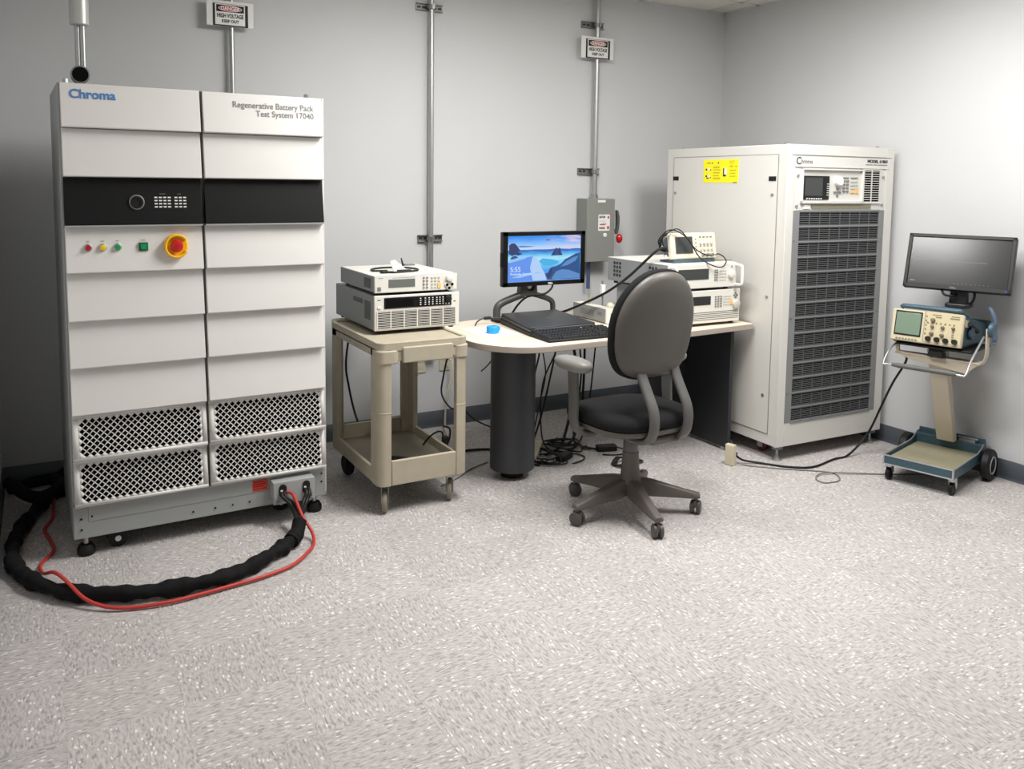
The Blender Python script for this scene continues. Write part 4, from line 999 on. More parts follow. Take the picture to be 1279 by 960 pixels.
def clutter():
    t = thing('cable_clutter', 'khaki and white coiled adapters on the desk behind the small grey box', 'adapter', (-1.60, -.78, DZ+.001))
    MB.SCALE = (1.25, 1.2, 1.35)
    MB().tube([(-.02, .05, .09), (-.05, .02, .05), (-.02, -.03, .03), (.04, -.05, .05), (.07, -.01, .06), (.02, .03, .04), (-.03, .0, .03), (.0, -.06, .02)], .007, 8).build('coil', M_BROWN, t, smooth_angle=80)
    MB().box(.0, .06, -.13, -.07, .0, .05).build('adapter_block', M_WHITE, t, bevel=.005)
    MB().ball((.02, -.05, .055), .022, .018, .018).build('knot', M_OUTLET, t)
    MB().tube([(-.01, -.03, .02), (-.015, -.035, .10), (-.02, -.04, .165)], .004, 6).build('adapter_wire', M_KEY, t)
    MB().box(-.028, -.008, -.05, -.03, .105, .15).build('white_plug', M_WHITE, t, bevel=.004)
clutter()
MB.SCALE = (1, 1, 1)
def dock_cord():
    t = thing('cable', 'blue grey cord with a black ferrite barrel leaving the laptop dock', 'cord', (-2.29, -.69, DZ+.001))
    O = Vector((-2.29, -.69, DZ+.001))
    MB().tube([Vector(p)-O for p in ((-2.20, -.71, .785), (-2.25, -.68, .785), (-2.305, -.67, .783), (-2.35, -.685, .770), (-2.375, -.715, .758))], .004, 8).build('wire', mat('blue_grey_cord', srgb(52, 62, 70), .5), t, smooth_angle=80)
    MB().cyl(Vector((-2.262, -.676, .785))-O, Vector((-2.30, -.670, .784))-O, .009, n=12).build('ferrite', M_RUBBER, t, bevel=.002)
dock_cord()

# ------------------------------------------------------------------ office chair
def chair():
    t = thing('office_chair', 'grey office chair with black seat on five casters', 'chair', (-2.042, -1.669, 0), R_(2))
    ang0 = 38
    for k in range(5):
        a = R_(ang0+72*k); c, s = math.cos(a), math.sin(a)
        secs = []
        for r, hw, z0, z1 in ((.02, .036, .095, .165), (.10, .034, .085, .155), (.20, .028, .080, .128), (.290, .024, .075, .104), (.325, .020, .075, .097)):
            ring = []
            for u, z in ((-hw, z0), (hw, z0), (hw, z0+(z1-z0)*.55), (hw*.6, z1), (-hw*.6, z1), (-hw, z0+(z1-z0)*.55)):
                ring.append((r*c-u*s, r*s+u*c, z))
            secs.append(ring)
        MB().loft(secs).build('base_spoke', M_CHAIRBASE, t, bevel=.004)
        sw = a+R_((35, -50, 20, 80, -20)[k]); x, y = .308*c, .308*s
        hx, hy = math.cos(sw), math.sin(sw)
        ca = bpy.data.objects.new('caster', None)
        w = MB().at((x, y, .0315), (0, 0, sw))
        for q in (-1, 1): w.lathe([(.012, q*.006), (.0295, q*.007), (.0315, q*.012), (.0305, q*.020), (.022, q*.025), (.008, q*.026)], 18, axis='x')
        cw = w.build('caster', M_WHEELB, t)
        h = MB(); h.cyl((x, y, .05), (x, y, .085), .010, n=12); h.m = Matrix.Translation((x, y, .0315)) @ Matrix.Rotation(sw, 4, 'Z')
        hood = [(.026*math.cos(R_(b)), .036*math.sin(R_(b))) for b in range(20, 161, 20)]
        h.box(-.006, .006, -.02, .022, .0, .032)
        h.build('caster_hood', M_CHAIRBASE, cw)
    MB().lathe([(.03, .082), (.052, .09), (.055, .15), (.046, .175), (.040, .235), (.038, .290)], 26).build('hub_column', M_CHAIRBASE, t)
    MB().lathe([(.034, .288), (.036, .292), (.036, .358), (.030, .368)], 22).build('gas_cylinder_cover', mat('cylinder_grey', srgb(92, 92, 92), .35), t)
    MB().hexa([(-.05, -.05, .355), (.05, -.05, .355), (.05, .05, .355), (-.05, .05, .355)], [(-.11, -.13, .416), (.11, -.13, .416), (.11, .13, .416), (-.11, .13, .416)]).build('tilt_mechanism', M_RUBBER, t, bevel=.012)
    # seat
    def se(hx, hy, z, n=36, p=3.2, cy=.03):
        out = []
        for k in range(n):
            a = 2*PI*k/n; ca, sa = math.cos(a), math.sin(a)
            out.append((hx*math.copysign(abs(ca)**(2/p), ca), cy+hy*math.copysign(abs(sa)**(2/p), sa), z(math.copysign(abs(sa)**(2/p), sa)) if callable(z) else z))
        return out
    zf = lambda base, dip: (lambda s: base-dip*max(0, s-.3))
    MB().loft([se(.20, .20, .413), se(.238, .242, zf(.419, .01)), se(.248, .252, zf(.432, .02)), se(.246, .25, zf(.445, .02))]).build('seat_pan', M_CHAIRG, t, smooth_angle=60)
    MB().loft([se(.238, .245, zf(.444, .02)), se(.248, .256, zf(.456, .022)), se(.249, .256, zf(.482, .03)), se(.235, .24, zf(.503, .032)), se(.19, .20, zf(.510, .02)), se(.08, .09, .512)]).build('seat_cushion', M_FABRIC, t, smooth_angle=75)
    # backrest: rounded shield, leaning back
    zb, zt = .668, 1.148; hh = (zt-zb)/2; zm = (zb+zt)/2
    def outline(sc, y, grow=0.0, n=48):
        out = []
        for k in range(n):
            a = 2*PI*k/n; ca, sa = math.cos(a), math.sin(a); p = 2.35 if sa > 0 else 3.6
            x = math.copysign(abs(ca)**(2/p), ca); z = math.copysign(abs(sa)**(2/p), sa)
            hw = .218-.030*max(0, z)**1.3-.022*max(0, -z)**1.5
            X = x*hw*sc+ (grow*x); Z = z*hh*sc+grow*z
            bow = .035*(X/.23)**2
            out.append((X, y-.10*Z/hh*.35+bow, zm+Z))
        return out
    yb = -.185
    bs = MB().loft([outline(.25, yb-.030), outline(.62, yb-.027), outline(.86, yb-.019), outline(.97, yb-.006), outline(1.0, yb+.008), outline(1.0, yb+.018)]).build('backrest_shell', M_CHAIRG, t, smooth_angle=75)
    MB().loft([outline(1.0, yb+.016, .004), outline(1.0, yb+.026, .010), outline(1.0, yb+.050, .010), outline(.95, yb+.068), outline(.75, yb+.078), outline(.3, yb+.08)]).build('backrest_cushion', M_FABRIC, t, smooth_angle=75)
    # two J shaped back bars
    for x in (-.080, .115):
        pts = smooth([(x, yb+.050, .735), (x, yb+.022, .675), (x, yb-.018, .612), (x, yb-.058, .545), (x, yb-.066, .475), (x, yb-.038, .412), (x, yb+.04, .388), (x, yb+.12, .393)], 6)
        secs = []
        for i, p in enumerate(pts):
            tt = (pts[min(i+1, len(pts)-1)]-pts[max(i-1, 0)]).normalized(); nn = Vector((1, 0, 0)); b = tt.cross(nn)
            secs.append([tuple(p+nn*u*.026+b*v*.012) for u, v in ((-1, -.4), (-.7, -1), (.7, -1), (1, -.4), (1, .4), (.7, 1), (-.7, 1), (-1, .4))])
        MB().loft(secs).build('back_bar', M_CHAIRARM, t, smooth_angle=50)
    MB().hexa([(-.06, -.22, .382), (.10, -.22, .382), (.10, -.05, .382), (-.06, -.05, .382)], [(-.09, -.20, .412), (.13, -.20, .412), (.13, -.05, .412), (-.09, -.05, .412)]).build('rear_mount', M_CHAIRG, t, bevel=.008)
    # arms
    for s in (-1, 1):
        x = s*.278
        pts = smooth([(x, .085, .695), (x, .08, .63), (x, .075, .535), (x, .07, .45), (x-s*.02, .065, .407), (x-s*.07, .06, .390), (x-s*.16, .05, .402)], 6)
        secs = []
        for i, p in enumerate(pts):
            tt = (pts[min(i+1, len(pts)-1)]-pts[max(i-1, 0)]).normalized(); nn = Vector((0, 1, 0)); b = tt.cross(nn); wdt = .037-.008*min(1, i/20)
            secs.append([tuple(p+nn*u*wdt+b*v*.013) for u, v in ((-1, -.4), (-.7, -1), (.7, -1), (1, -.4), (1, .4), (.7, 1), (-.7, 1), (-1, .4))])
        MB().loft(secs).build('arm_post', M_CHAIRARM, t, smooth_angle=50)
        pad = []
        for z, sc in ((.684, .55), (.690, .85), (.704, .98), (.720, 1.0), (.734, .90), (.742, .6), (.744, .2)):
            pad.append([(x+.050*sc*math.copysign(abs(math.cos(a))**.8, math.cos(a))+s*.0, .085+.125*sc*math.copysign(abs(math.sin(a))**.8, math.sin(a)), z) for a in (2*PI*k/28 for k in range(28))])
        MB().loft(pad).build('arm_pad', M_ARMPAD, t, smooth_angle=75)
    MB().rings([(.12, .03, .395), (.24, .02, .41), (.27, .02, .42)], [.006, .006, .010], 8).build('height_lever', M_CHAIRARM, t)
chair()

# ------------------------------------------------------------------ right rack cabinet
def rack_cabinet():
    Wd, D, Z0, Z1 = .8798, .9136, .085, 1.8035
    t = thing('rack_cabinet', 'tall off white rack cabinet with dark slotted grille and yellow side label', 'cabinet', (-.8989, -1.4859, 0), -.0311)
    MB.SCALE = (.9554, 1.1325, .9707)
    MB().box(.002, Wd-.002, .012, D, Z0, Z1).build('cabinet_body', M_RCAB, t, bevel=.004)
    fr = MB()
    fr.box(0, .058, 0, .014, Z0, Z1+.001); fr.box(.812, Wd, 0, .014, Z0, Z1+.001); fr.box(.058, .812, 0, .014, Z0, .216); fr.box(.058, .812, 0, .014, 1.747, Z1+.001)
    fr.build('front_frame', M_RCAB, t, bevel=.002)
    MB().box(.058, .812, .001, .014, .217, .235).build('lower_fascia', M_RCAB, t)
    MB().box(.030, .852, -.0015, .001, 1.7445, 1.7475).build('groove_line', M_KEY, t)
    MB().box(.058, .812, .0005, .014, 1.680, 1.7455).build('header_strip', M_RCAB, t, bevel=.001)
    text('C', .058, M_PRINT, t, (.064, -.0006, 1.695), bold=.0003); text('hroma', .034, M_PRINTG, t, (.103, -.0006, 1.701), bold=.0003)
    text('MODEL 61860', .0235, M_PRINT, t, (.819, -.0006, 1.716), align='RIGHT', bold=.0009, sx=1.22)
    q = MB()
    for u0, u1 in ((.630, .690), (.697, .728), (.735, .817)): q.box(u0, u1, -.0006, .001, 1.7005, 1.7055)
    q.build('print_marks', M_PRINTG, t)
    MB().box(.067, .837, -.0008, .001, 1.677, 1.679).build('groove_line', M_KEY, t)
    # control unit
    cu = MB().box(.060, .811, .002, .014, 1.436, 1.6775).build('control_plate', M_RCAB, t, bevel=.001)
    fr = MB(); fr.box(.108, .610, -.012, .003, 1.664, 1.672); fr.box(.108, .610, -.012, .003, 1.476, 1.492); fr.box(.108, .116, -.012, .003, 1.476, 1.672); fr.box(.598, .612, -.012, .003, 1.476, 1.672)
    fr.build('control_surround', M_RCAB, t, bevel=.002)
    MB().box(.128, .330, -.004, .003, 1.498, 1.632).build('screen_bezel', M_RUBBER, t, bevel=.001)
    MB().box(.135, .275, -.0048, -.003, 1.520, 1.622).build('screen', M_LCDD, t)
    k = MB()
    for i in range(6): k.box(.311, .323, -.007, -.003, 1.523+i*.0125, 1.5265+i*.0125)
    for i in range(7): k.box(.148+i*.019, .156+i*.019, -.007, -.003, 1.501, 1.507)
    k.build('screen_keys', M_KEYW, t)
    MB().lathe([(.027, .003), (.026, -.020), (.021, -.024), (.004, -.025)], 24, axis='y', c=(.400, 0, 1.602)).build('rotary_knob', M_WHITE, t)
    k = MB()
    for dx, dz in ((0, .019), (0, -.019), (.022, 0), (-.022, 0), (0, 0)): k.box(.402+dx-.007, .402+dx+.007, -.003, .003, 1.540+dz-.006, 1.540+dz+.006)
    k.build('arrow_keys', M_KEY, t)
    k = MB()
    for c in range(2):
        for r in range(4): k.box(.447+c*.028, .465+c*.028, -.003, .003, 1.540+r*.020, 1.550+r*.020)
    k.box(.447, .492, -.003, .003, 1.622, 1.627); k.box(.510, .568, -.003, .003, 1.622, 1.627)
    k.build('function_keys', M_KEY, t)
    k = MB()
    for c in range(3):
        for r in range(3): k.box(.510+c*.022, .525+c*.022, -.003, .003, 1.560+r*.020, 1.568+r*.020)
    k.build('number_keys', MATS['key_pale'], t)
    k = MB(); k.box(.510, .545, -.003, .003, 1.537, 1.549); k.box(.555, .575, -.003, .003, 1.535, 1.563); k.build('orange_keys', M_KEYY, t)
    MB().box(.612, .757, -.001, .003, 1.484, 1.672).build('vent_backing', M_HOLE, t)
    v = MB()
    for r in range(14): v.box(.612, .757, -.006, .0, 1.484+r*.0136, 1.4875+r*.0136)
    for x in (.612, .682, .753): v.box(x, x+.004, -.0065, .0, 1.484, 1.672)
    v.box(.606, .764, -.0065, 0, 1.476, 1.485); v.box(.606, .764, -.0065, 0, 1.670, 1.677)
    v.build('vent_grille', M_RCAB, t)
    MB().box(.200, .690, -.002, .004, 1.446, 1.470).build('pull_slot', M_TRAY, t)
    MB().box(.135, .185, -.003, .004, 1.446, 1.470).build('rating_label', M_KEYW, t)
    s = MB()
    for u, z in ((.084, 1.632), (.788, 1.632), (.080, 1.462), (.788, 1.468)): s.cyl((u, .002, z), (u, -.004, z), .008, n=12)
    for u, z in ((.070, 1.27), (.797, 1.27), (.070, .83), (.797, .83), (.070, .40), (.797, .40)): s.cyl((u, .0, z), (u, -.006, z), .005, n=10)
    s.build('panel_screws', M_STEEL, t)
    # slotted grille
    g0, g1 = .222, 1.434
    MB().box(.058, .812, .004, .013, g0, g1).build('grille_backing', M_HOLE, t)
    for a, b in ((.058, .106), (.766, .810)): MB().box(a, b, -.002, .006, g0, g1).build('grille_frame', M_GRILLF, t, bevel=.001)
    rows = 14; ph = (g1-g0)/rows
    row = MB()
    row.box(.106, .766, -.003, .006, -.006, .006)
    nb = 8
    for i in range(1, nb): row.box(.106, .766, .0005, .004, i*ph/nb-.0022, i*ph/nb+.0022)
    first = None
    vb = MB()
    for c in range(1, 8): vb.box(.106+c*.0825-.0018, .106+c*.0825+.0018, -.0006, .004, 0, ph)
    for r in range(rows):
        if first is None: first = row.build('grille_slats', M_GRILLB, t, loc=(0, 0, g0)); fv = vb.build('grille_divider', M_GRILLB, t, loc=(0, 0, g0))
        else:
            for src in (first, fv):
                o = src.copy(); COL.objects.link(o); o.parent = t; o.location = (0, 0, (g0+r*ph)*.9707)
    b = MB()
    for r in range(rows+1): b.box(.104, .768, -.0038, .004, g0+r*ph-.0055, g0+r*ph+.0055)
    b.build('grille_crossbars', M_GRILLF, t)
    # side (facing the desk)
    MB().box(-.0015, .003, .062, .852, .150, 1.746).build('side_panel', M_RCAB, t, bevel=.001)
    q = MB(); q.box(-.0008, .003, .058, .856, 1.746, 1.750); q.box(-.0008, .003, .058, .856, .146, .150); q.box(-.0006, .003, .058, .062, .150, 1.746); q.box(-.0006, .003, .852, .856, .150, 1.746); q.build('panel_seam', M_PRINTG, t)
    for y in (.093, .832): MB().box(-.004, .0, y-.024, y+.024, 1.600, 1.626).build('latch', M_RUBBER, t, bevel=.001)
    s = MB()
    for y, z in ((.090, 1.522), (.835, 1.519), (.099, .940), (.099, .367), (.835, .94)): s.cyl((-.001, y, z), (-.005, y, z), .009, n=12)
    s.build('side_screws', M_STEEL, t)
    lab = MB().box(-.0028, -.001, .331, .600, 1.588, 1.729).build('yellow_label', M_YEL, t)
    lab['label'] = 'yellow instruction label'
    # label print (y runs from the far end on the left to the near end on the right)
    def lp(u0, u1, v0, v1): return (.600-u1*.269, .600-u0*.269, 1.588+v0*.141, 1.588+v1*.141)
    q = MB()
    for r in ((.29, .47, .62, .70), (.29, .50, .53, .58), (.29, .48, .40, .46), (.29, .46, .28, .33), (.29, .50, .15, .22), (.76, .86, .66, .74), (.90, .97, .66, .72), (.76, .94, .50, .56), (.76, .92, .38, .43), (.76, .92, .25, .30), (.10, .22, .82, .89), (.74, .90, .90, .93), (.74, .87, .82, .86)):
        a = lp(*r); q.box(-.0032, -.0025, a[0], a[1], a[2], a[3])
    q.build('label_print', M_YELD, lab)
    q = MB()
    for r in ((.575, .605, .30, .62), (.575, .66, .27, .35), (.07, .115, .53, .61), (.07, .115, .24, .32), (.10, .16, .17, .22), (.25, .28, .82, .88), (.42, .45, .82, .89), (.20, .23, .53, .58), (.20, .23, .20, .24), (.86, .97, .00, .03)):
        a = lp(*r); q.box(-.0034, -.0025, a[0], a[1], a[2], a[3])
    q.build('label_symbols', M_PRINT, lab)
    q = MB(); 
    for r in ((.61, .68, .36, .62), (.12, .19, .53, .63), (.12, .20, .23, .33)): a = lp(*r); q.box(-.0032, -.0025, a[0], a[1], a[2], a[3])
    q.build('label_pictures', M_KEYW, lab)
    # roof bolts, casters, feet
    tb = MB()
    for x, y in ((.02, .03), (.78, .04), (.03, .80)): tb.lathe([(.014, 0), (.014, .006), (.008, .008), (.008, .014), (.002, .015)], 12, c=(x, y, Z1-.001))
    tb.build('roof_bolts', M_STEEL, t)
    MB.SCALE = (1, 1, 1); Wd, D, Z0 = .8406, 1.0346, .082
    for x, y in ((.10, .20), (Wd-.10, .20), (.10, D-.12), (Wd-.10, D-.12)): box_caster(t, x, y, .036, Z0, M_REDW, 'x')
    for x, y in ((.045, .035), (Wd-.045, .035), (.045, D-.05), (Wd-.045, D-.05)):
        MB().cyl((x, y, .02), (x, y, Z0+.005), .007, n=10).build('foot_stem', M_STEEL, t)
        MB().lathe([(.026, 0), (.026, .007), (.012, .016), (.010, .03)], 16, c=(x, y, 0)).build('leveling_foot', M_STEEL, t)
        MB().box(x-.02, x+.03, y-.015, y+.02, Z0-.022, Z0-.001).build('foot_bracket', mat('bracket_blue_grey', srgb(120, 136, 142), .4, metal=.3), t)
rack_cabinet()

# ------------------------------------------------------------------ scope cart by the right wall
def scope_cart():
    yaw = math.atan2(-.26, -.966)   # local +x points to the front of the cart
    O = Vector((-.292, -2.04, 0))
    t = thing('scope_cart', 'blue instrument cart with tray, cream post and two big rear wheels', 'cart', O, yaw)
    # local frame: x forward, y lateral (left when facing forward), z up
    hw = .170; xf, xr = .275, -.205; zf = .138
    MB().box(xr, xf, -hw, hw, .105, .118).build('tray_floor', M_TEALD, t, bevel=.002)
    MB().box(xr+.05, xf-.012, -hw+.012, hw-.012, .1185, .122).build('tray_mat', M_TRAY, t)
    def side(y0, y1):
        prof = [(xf, .092), (xf, zf), (xr+.12, zf+.004), (xr+.075, zf+.016), (xr+.03, zf+.035), (xr, zf+.04), (xr, .092)]
        MB().prism(prof, lambda a, b, h: (a, h, b), y0, y1).build('tray_side', M_TEALD, t, bevel=.0015)
        e = MB()
        for (a, b) in (((xf, zf), (xr+.12, zf+.004)), ((xr+.12, zf+.004), (xr+.075, zf+.016)), ((xr+.075, zf+.016), (xr+.03, zf+.035)), ((xf, .092), (xr+.05, .092))):
            e.cyl((a[0], (y0+y1)/2, a[1]), (b[0], (y0+y1)/2, b[1]), .004, n=6)
        e.build('edge_trim', M_GRILLF, t)
    side(-hw-.004, -hw+.004); side(hw-.004, hw+.004)
    MB().box(xf-.004, xf+.004, -hw, hw, .092, zf).build('tray_front', M_TEALD, t, bevel=.0015)
    e = MB(); e.cyl((xf+.003, -hw, zf), (xf+.003, hw, zf), .004, n=8); e.cyl((xf+.003, -hw, .092), (xf+.003, hw, .092), .004, n=8)
    e.cyl((xf+.003, -hw, .09), (xf+.003, -hw, zf), .005, n=8); e.cyl((xf+.003, hw, .09), (xf+.003, hw, zf), .005, n=8); e.build('front_trim', M_ALU, t)
    MB().box(xr-.006, xr+.05, -hw, hw, .118, .172).build('tray_back', M_TEALD, t, bevel=.004)
    MB().box(xr-.008, xr+.002, -hw, hw, .165, .196).build('back_flange', M_TEALD, t, bevel=.003)
    cl = MB(); cl.box(xr+.01, xr+.04, -.13, -.05, .172, .186); cl.cyl((xr+.025, -.14, .19), (xr+.025, -.04, .19), .006, n=8); cl.build('rear_latch', M_GRILLF, t)
    for y in (-hw+.015, hw-.015):
        x = xf-.03
        w = MB().lathe([(.010, -.011), (.030, -.010), (.032, -.004), (.032, .004), (.030, .010), (.010, .011)], 18, axis='y', c=(x-.012, y, .032)).build('caster_wheel', M_RUBBER, t)
        b = MB(); 
        for q in (-1, 1): b.prism([(x-.02, .030), (x+.010, .092), (x-.026, .092), (x-.034, .04)], lambda a, c, h: (a, h, c), y+q*.015-.0015, y+q*.015+.0015)
        b.cyl((x-.008, y, .07), (x-.008, y, .095), .018, n=14); b.build('caster_fork', M_ALU, t)
        MB().box(x-.025, x+.012, y-.016, y+.016, .085, .106).build('caster_mount', M_TEALD, t, bevel=.003)
    for y in (-1, 1):
        c = (xr+.060, y*(hw+.038), .082)
        w = MB().lathe([(.046, -.020), (.074, -.022), (.082, -.014), (.082, .014), (.074, .022), (.046, .020)], 30, axis='y', c=c).build('big_wheel', M_RUBBER, t)
        MB().lathe([(.048, -.019), (.046, -.024), (.040, -.020), (.010, -.018), (.004, -.02)] if y < 0 else [(.048, .019), (.046, .024), (.040, .020), (.010, .018), (.004, .02)], 26, axis='y', c=c).build('hub_cap', mat('hub_grey', srgb(178, 180, 180), .4), w)
    MB().cyl((xr+.060, -hw-.02, .082), (xr+.060, hw+.02, .082), .008, n=10).build('axle', M_STEEL, t)
    # leaning post
    B0, B1 = (xr+.072, .0, .17), (.085, .0, .695)
    pm = MB(); pm.hexa([(B0[0]-.022, -.045, B0[2]), (B0[0]+.026, -.045, B0[2]), (B0[0]+.026, .045, B0[2]), (B0[0]-.022, .045, B0[2])], [(B1[0]-.03, -.045, B1[2]), (B1[0]+.03, -.045, B1[2]), (B1[0]+.03, .045, B1[2]), (B1[0]-.03, .045, B1[2])])
    pm.build('post', M_POST, t, bevel=.004)
    # U shaped cradle
    zc = .695
    cr = MB(); cr.box(.05, .125, -.21, .205, zc-.045, zc-.036)
    cr.prism([(-.205, zc-.045), (-.150, zc-.10), (.13, zc-.065), (.195, zc-.04), (.195, zc+.02), (.18, zc+.02), (.18, zc-.03), (-.19, zc-.036)], lambda a, b, h: (h, -a if False else a, b), .110, .122)
    cr.build('cradle', M_POST, t, bevel=.003)
    MB().rings(smooth([(.07, -.16, zc-.06), (.07, -.205, zc-.045), (.07, -.225, zc), (.07, -.225, zc+.09), (.06, -.222, zc+.13)], 5), .022, 8, flat=.35).build('cradle_arm', M_POST, t, bevel=.002)
    MB().rings(smooth([(.07, .16, zc-.05), (.07, .20, zc-.04), (.07, .215, zc), (.07, .215, zc+.05)], 5), .02, 8, flat=.35).build('cradle_arm', M_POST, t, bevel=.002)
    kn = MB(); kn.at((.07, -.242, zc+.13), (0, 0, 0)); kn.lathe([(.034, -.012), (.038, -.004), (.038, .006), (.03, .012)], 20, axis='y'); kn.build('tilt_knob', M_TEAL, t)
    MB().hexa([(.105, -.05, zc-.03), (.155, -.05, zc-.03), (.155, .03, zc-.03), (.105, .03, zc-.03)], [(.10, -.04, zc+.015), (.145, -.04, zc+.015), (.145, .02, zc+.015), (.10, .02, zc+.015)]).build('cradle_clamp', M_RUBBER, t, bevel=.003)
    MB().box(-.13, .165, -.185, .185, zc+.012, zc+.024).build('carrier_plate', M_RUBBER, t, bevel=.003)
    # front handle bail
    hz = .622
    p1 = [(.12, .19, zc+.015), (.20, .198, zc-.01), (.272, .200, hz), (.276, .185, hz-.006), (.276, .150, hz-.004)]
    p2 = [(.06, -.205, zc+.09), (.20, -.198, zc-.005), (.272, -.196, hz), (.276, -.18, hz-.006), (.276, -.145, hz-.004)]
    MB().tube(p1, .0055, 8).build('handle_rod', M_ALU, t, smooth_angle=80); MB().tube(p2, .0055, 8).build('handle_rod', M_ALU, t, smooth_angle=80)
    MB().rings([(.276, .155, hz-.004), (.276, .12, hz-.004), (.276, -.12, hz-.004), (.276, -.155, hz-.004)], [.009, .013, .013, .009], 12).build('handle_grip', M_HANDLEG, t)
    return t, O, yaw, zc+.024
MB.MIRROR = True
SC, SO, SYAW, SZ = scope_cart()
MB.MIRROR = False
def local_to_world(p): 
    return SO+Matrix.Rotation(SYAW, 3, 'Z') @ Vector(p)
def cart_scope():
    t = thing('oscilloscope', 'old beige faced oscilloscope with green screen and blue body on the cart', 'oscilloscope', local_to_world((0, -.035, SZ+.001)), SYAW)
    # local: x forward; face plane at x=.185, tilted back
    w, h, d = .350, .166, .38
    tl = R_(-11)
    def bt(name, mb, m, bev=.003):
        mb.v = [tuple(Matrix.Rotation(tl, 3, 'Y') @ Vector((x-.185, y, z))+Vector((.185, 0, 0.012))) for x, y, z in mb.v]
        mb.v = [(x, y, max(z, .001)) for x, y, z in mb.v]
        return mb.build(name, m, t, bevel=bev)
    F = .185
    bt('scope_body', MB().box(F-d, F-.02, -w/2+.004, w/2-.004, .004, h-.006), M_TEAL, .006)
    bt('front_bezel', MB().box(F-.024, F, -w/2, w/2, 0, h), M_SCOPEF, .006)
    # viewer's left = +y
    L = lambda u: w/2-u
    bt('crt_frame', MB().box(F-.003, F+.004, L(.152), L(.018), .030, .158), M_RUBBER, .004)
    bt('crt_screen', MB().box(F+.002, F+.006, L(.147), L(.024), .037, .150), M_CRT, .002)
    bt('panel_plate', MB().box(F-.002, F+.002, L(.345), L(.165), .012, .168), mat('scope_panel', srgb(198, 186, 152), .5), .001)
    bt('panel_line', MB().box(F-.001, F+.003, L(.166), L(.164), .012, .168), M_HANDLEG, 0)
    k = MB()
    for u, z, r in ((.205, .125, .011), (.205, .092, .008), (.205, .056, .010), (.255, .092, .009), (.255, .053, .010), (.305, .094, .008)): k.at((F, L(u), z)); k.lathe([(r, 0), (r*.9, .014), (r*.5, .016)], 16, axis='x')
    bt('knobs', k, mat('knob_olive', srgb(112, 102, 84), .5), 0)
    k = MB()
    for i in range(7): k.box(F, F+.004, L(.185+i*.021), L(.177+i*.021), .108, .114)
    for i in range(5): k.box(F, F+.004, L(.176), L(.170), .05+i*.022, .058+i*.022)
    for i in range(5): k.box(F, F+.004, L(.310), L(.300), .035+i*.012, .041+i*.012)
    for i in range(7): k.box(F, F+.004, L(.040+i*.016), L(.031+i*.016), .010, .016)
    k.box(F, F+.0025, L(.245), L(.200), .150, .155); k.box(F, F+.0025, L(.33), L(.29), .150, .155); k.box(F, F+.0025, L(.33), L(.285), .138, .146); k.box(F, F+.0025, L(.245), L(.215), .138, .145)
    bt('keys', k, mat('key_olive', srgb(128, 118, 96), .5), 0)
    for i in range(4):
        k = MB(); k.at((F, L(.192+i*.042), .028)); k.lathe([(.0135, 0), (.0125, .016), (.006, .016)], 16, axis='x'); bt('input_socket', k, M_RUBBER, 0)
    hb = MB(); hb.rings(smooth([(F-.02, L(.05), h+.012), (F-.015, L(.06), h+.018), (F-.012, L(.30), h+.018), (F-.03, L(.315), h+.016), (F-.10, L(.33), h+.004)], 5), .013, 10)
    bt('carry_handle', hb, M_TEAL, 0)
    hb = MB(); hb.rings([(F-.06, -w/2-.006, h*.78), (F-.20, -w/2-.006, h*.62)], .012, 10); bt('handle_strap', hb, M_RUBBER, 0)
    bt('rear_foot', MB().box(F-d-.015, F-d, -w/2-.012, w/2-.01, -.002, h+.01), M_TEAL, .006)
    bt('side_boss', MB().lathe([(.028, 0), (.033, .004), (.033, .014)], 20, axis='y', c=(F-.11, -w/2-.016, .085)), M_TEAL, 0)
    bt('side_label', MB().box(F-.075, F-.03, -w/2-.0005, -w/2+.005, h-.055, h-.02), mat('label_cream', srgb(226, 218, 190), .5), 0)
    MB().box(-.13, .15, -.17, .17, 0, .012).build('scope_feet', M_RUBBER, t, bevel=.003)
MB.MIRROR = True
cart_scope()
MB.MIRROR = False
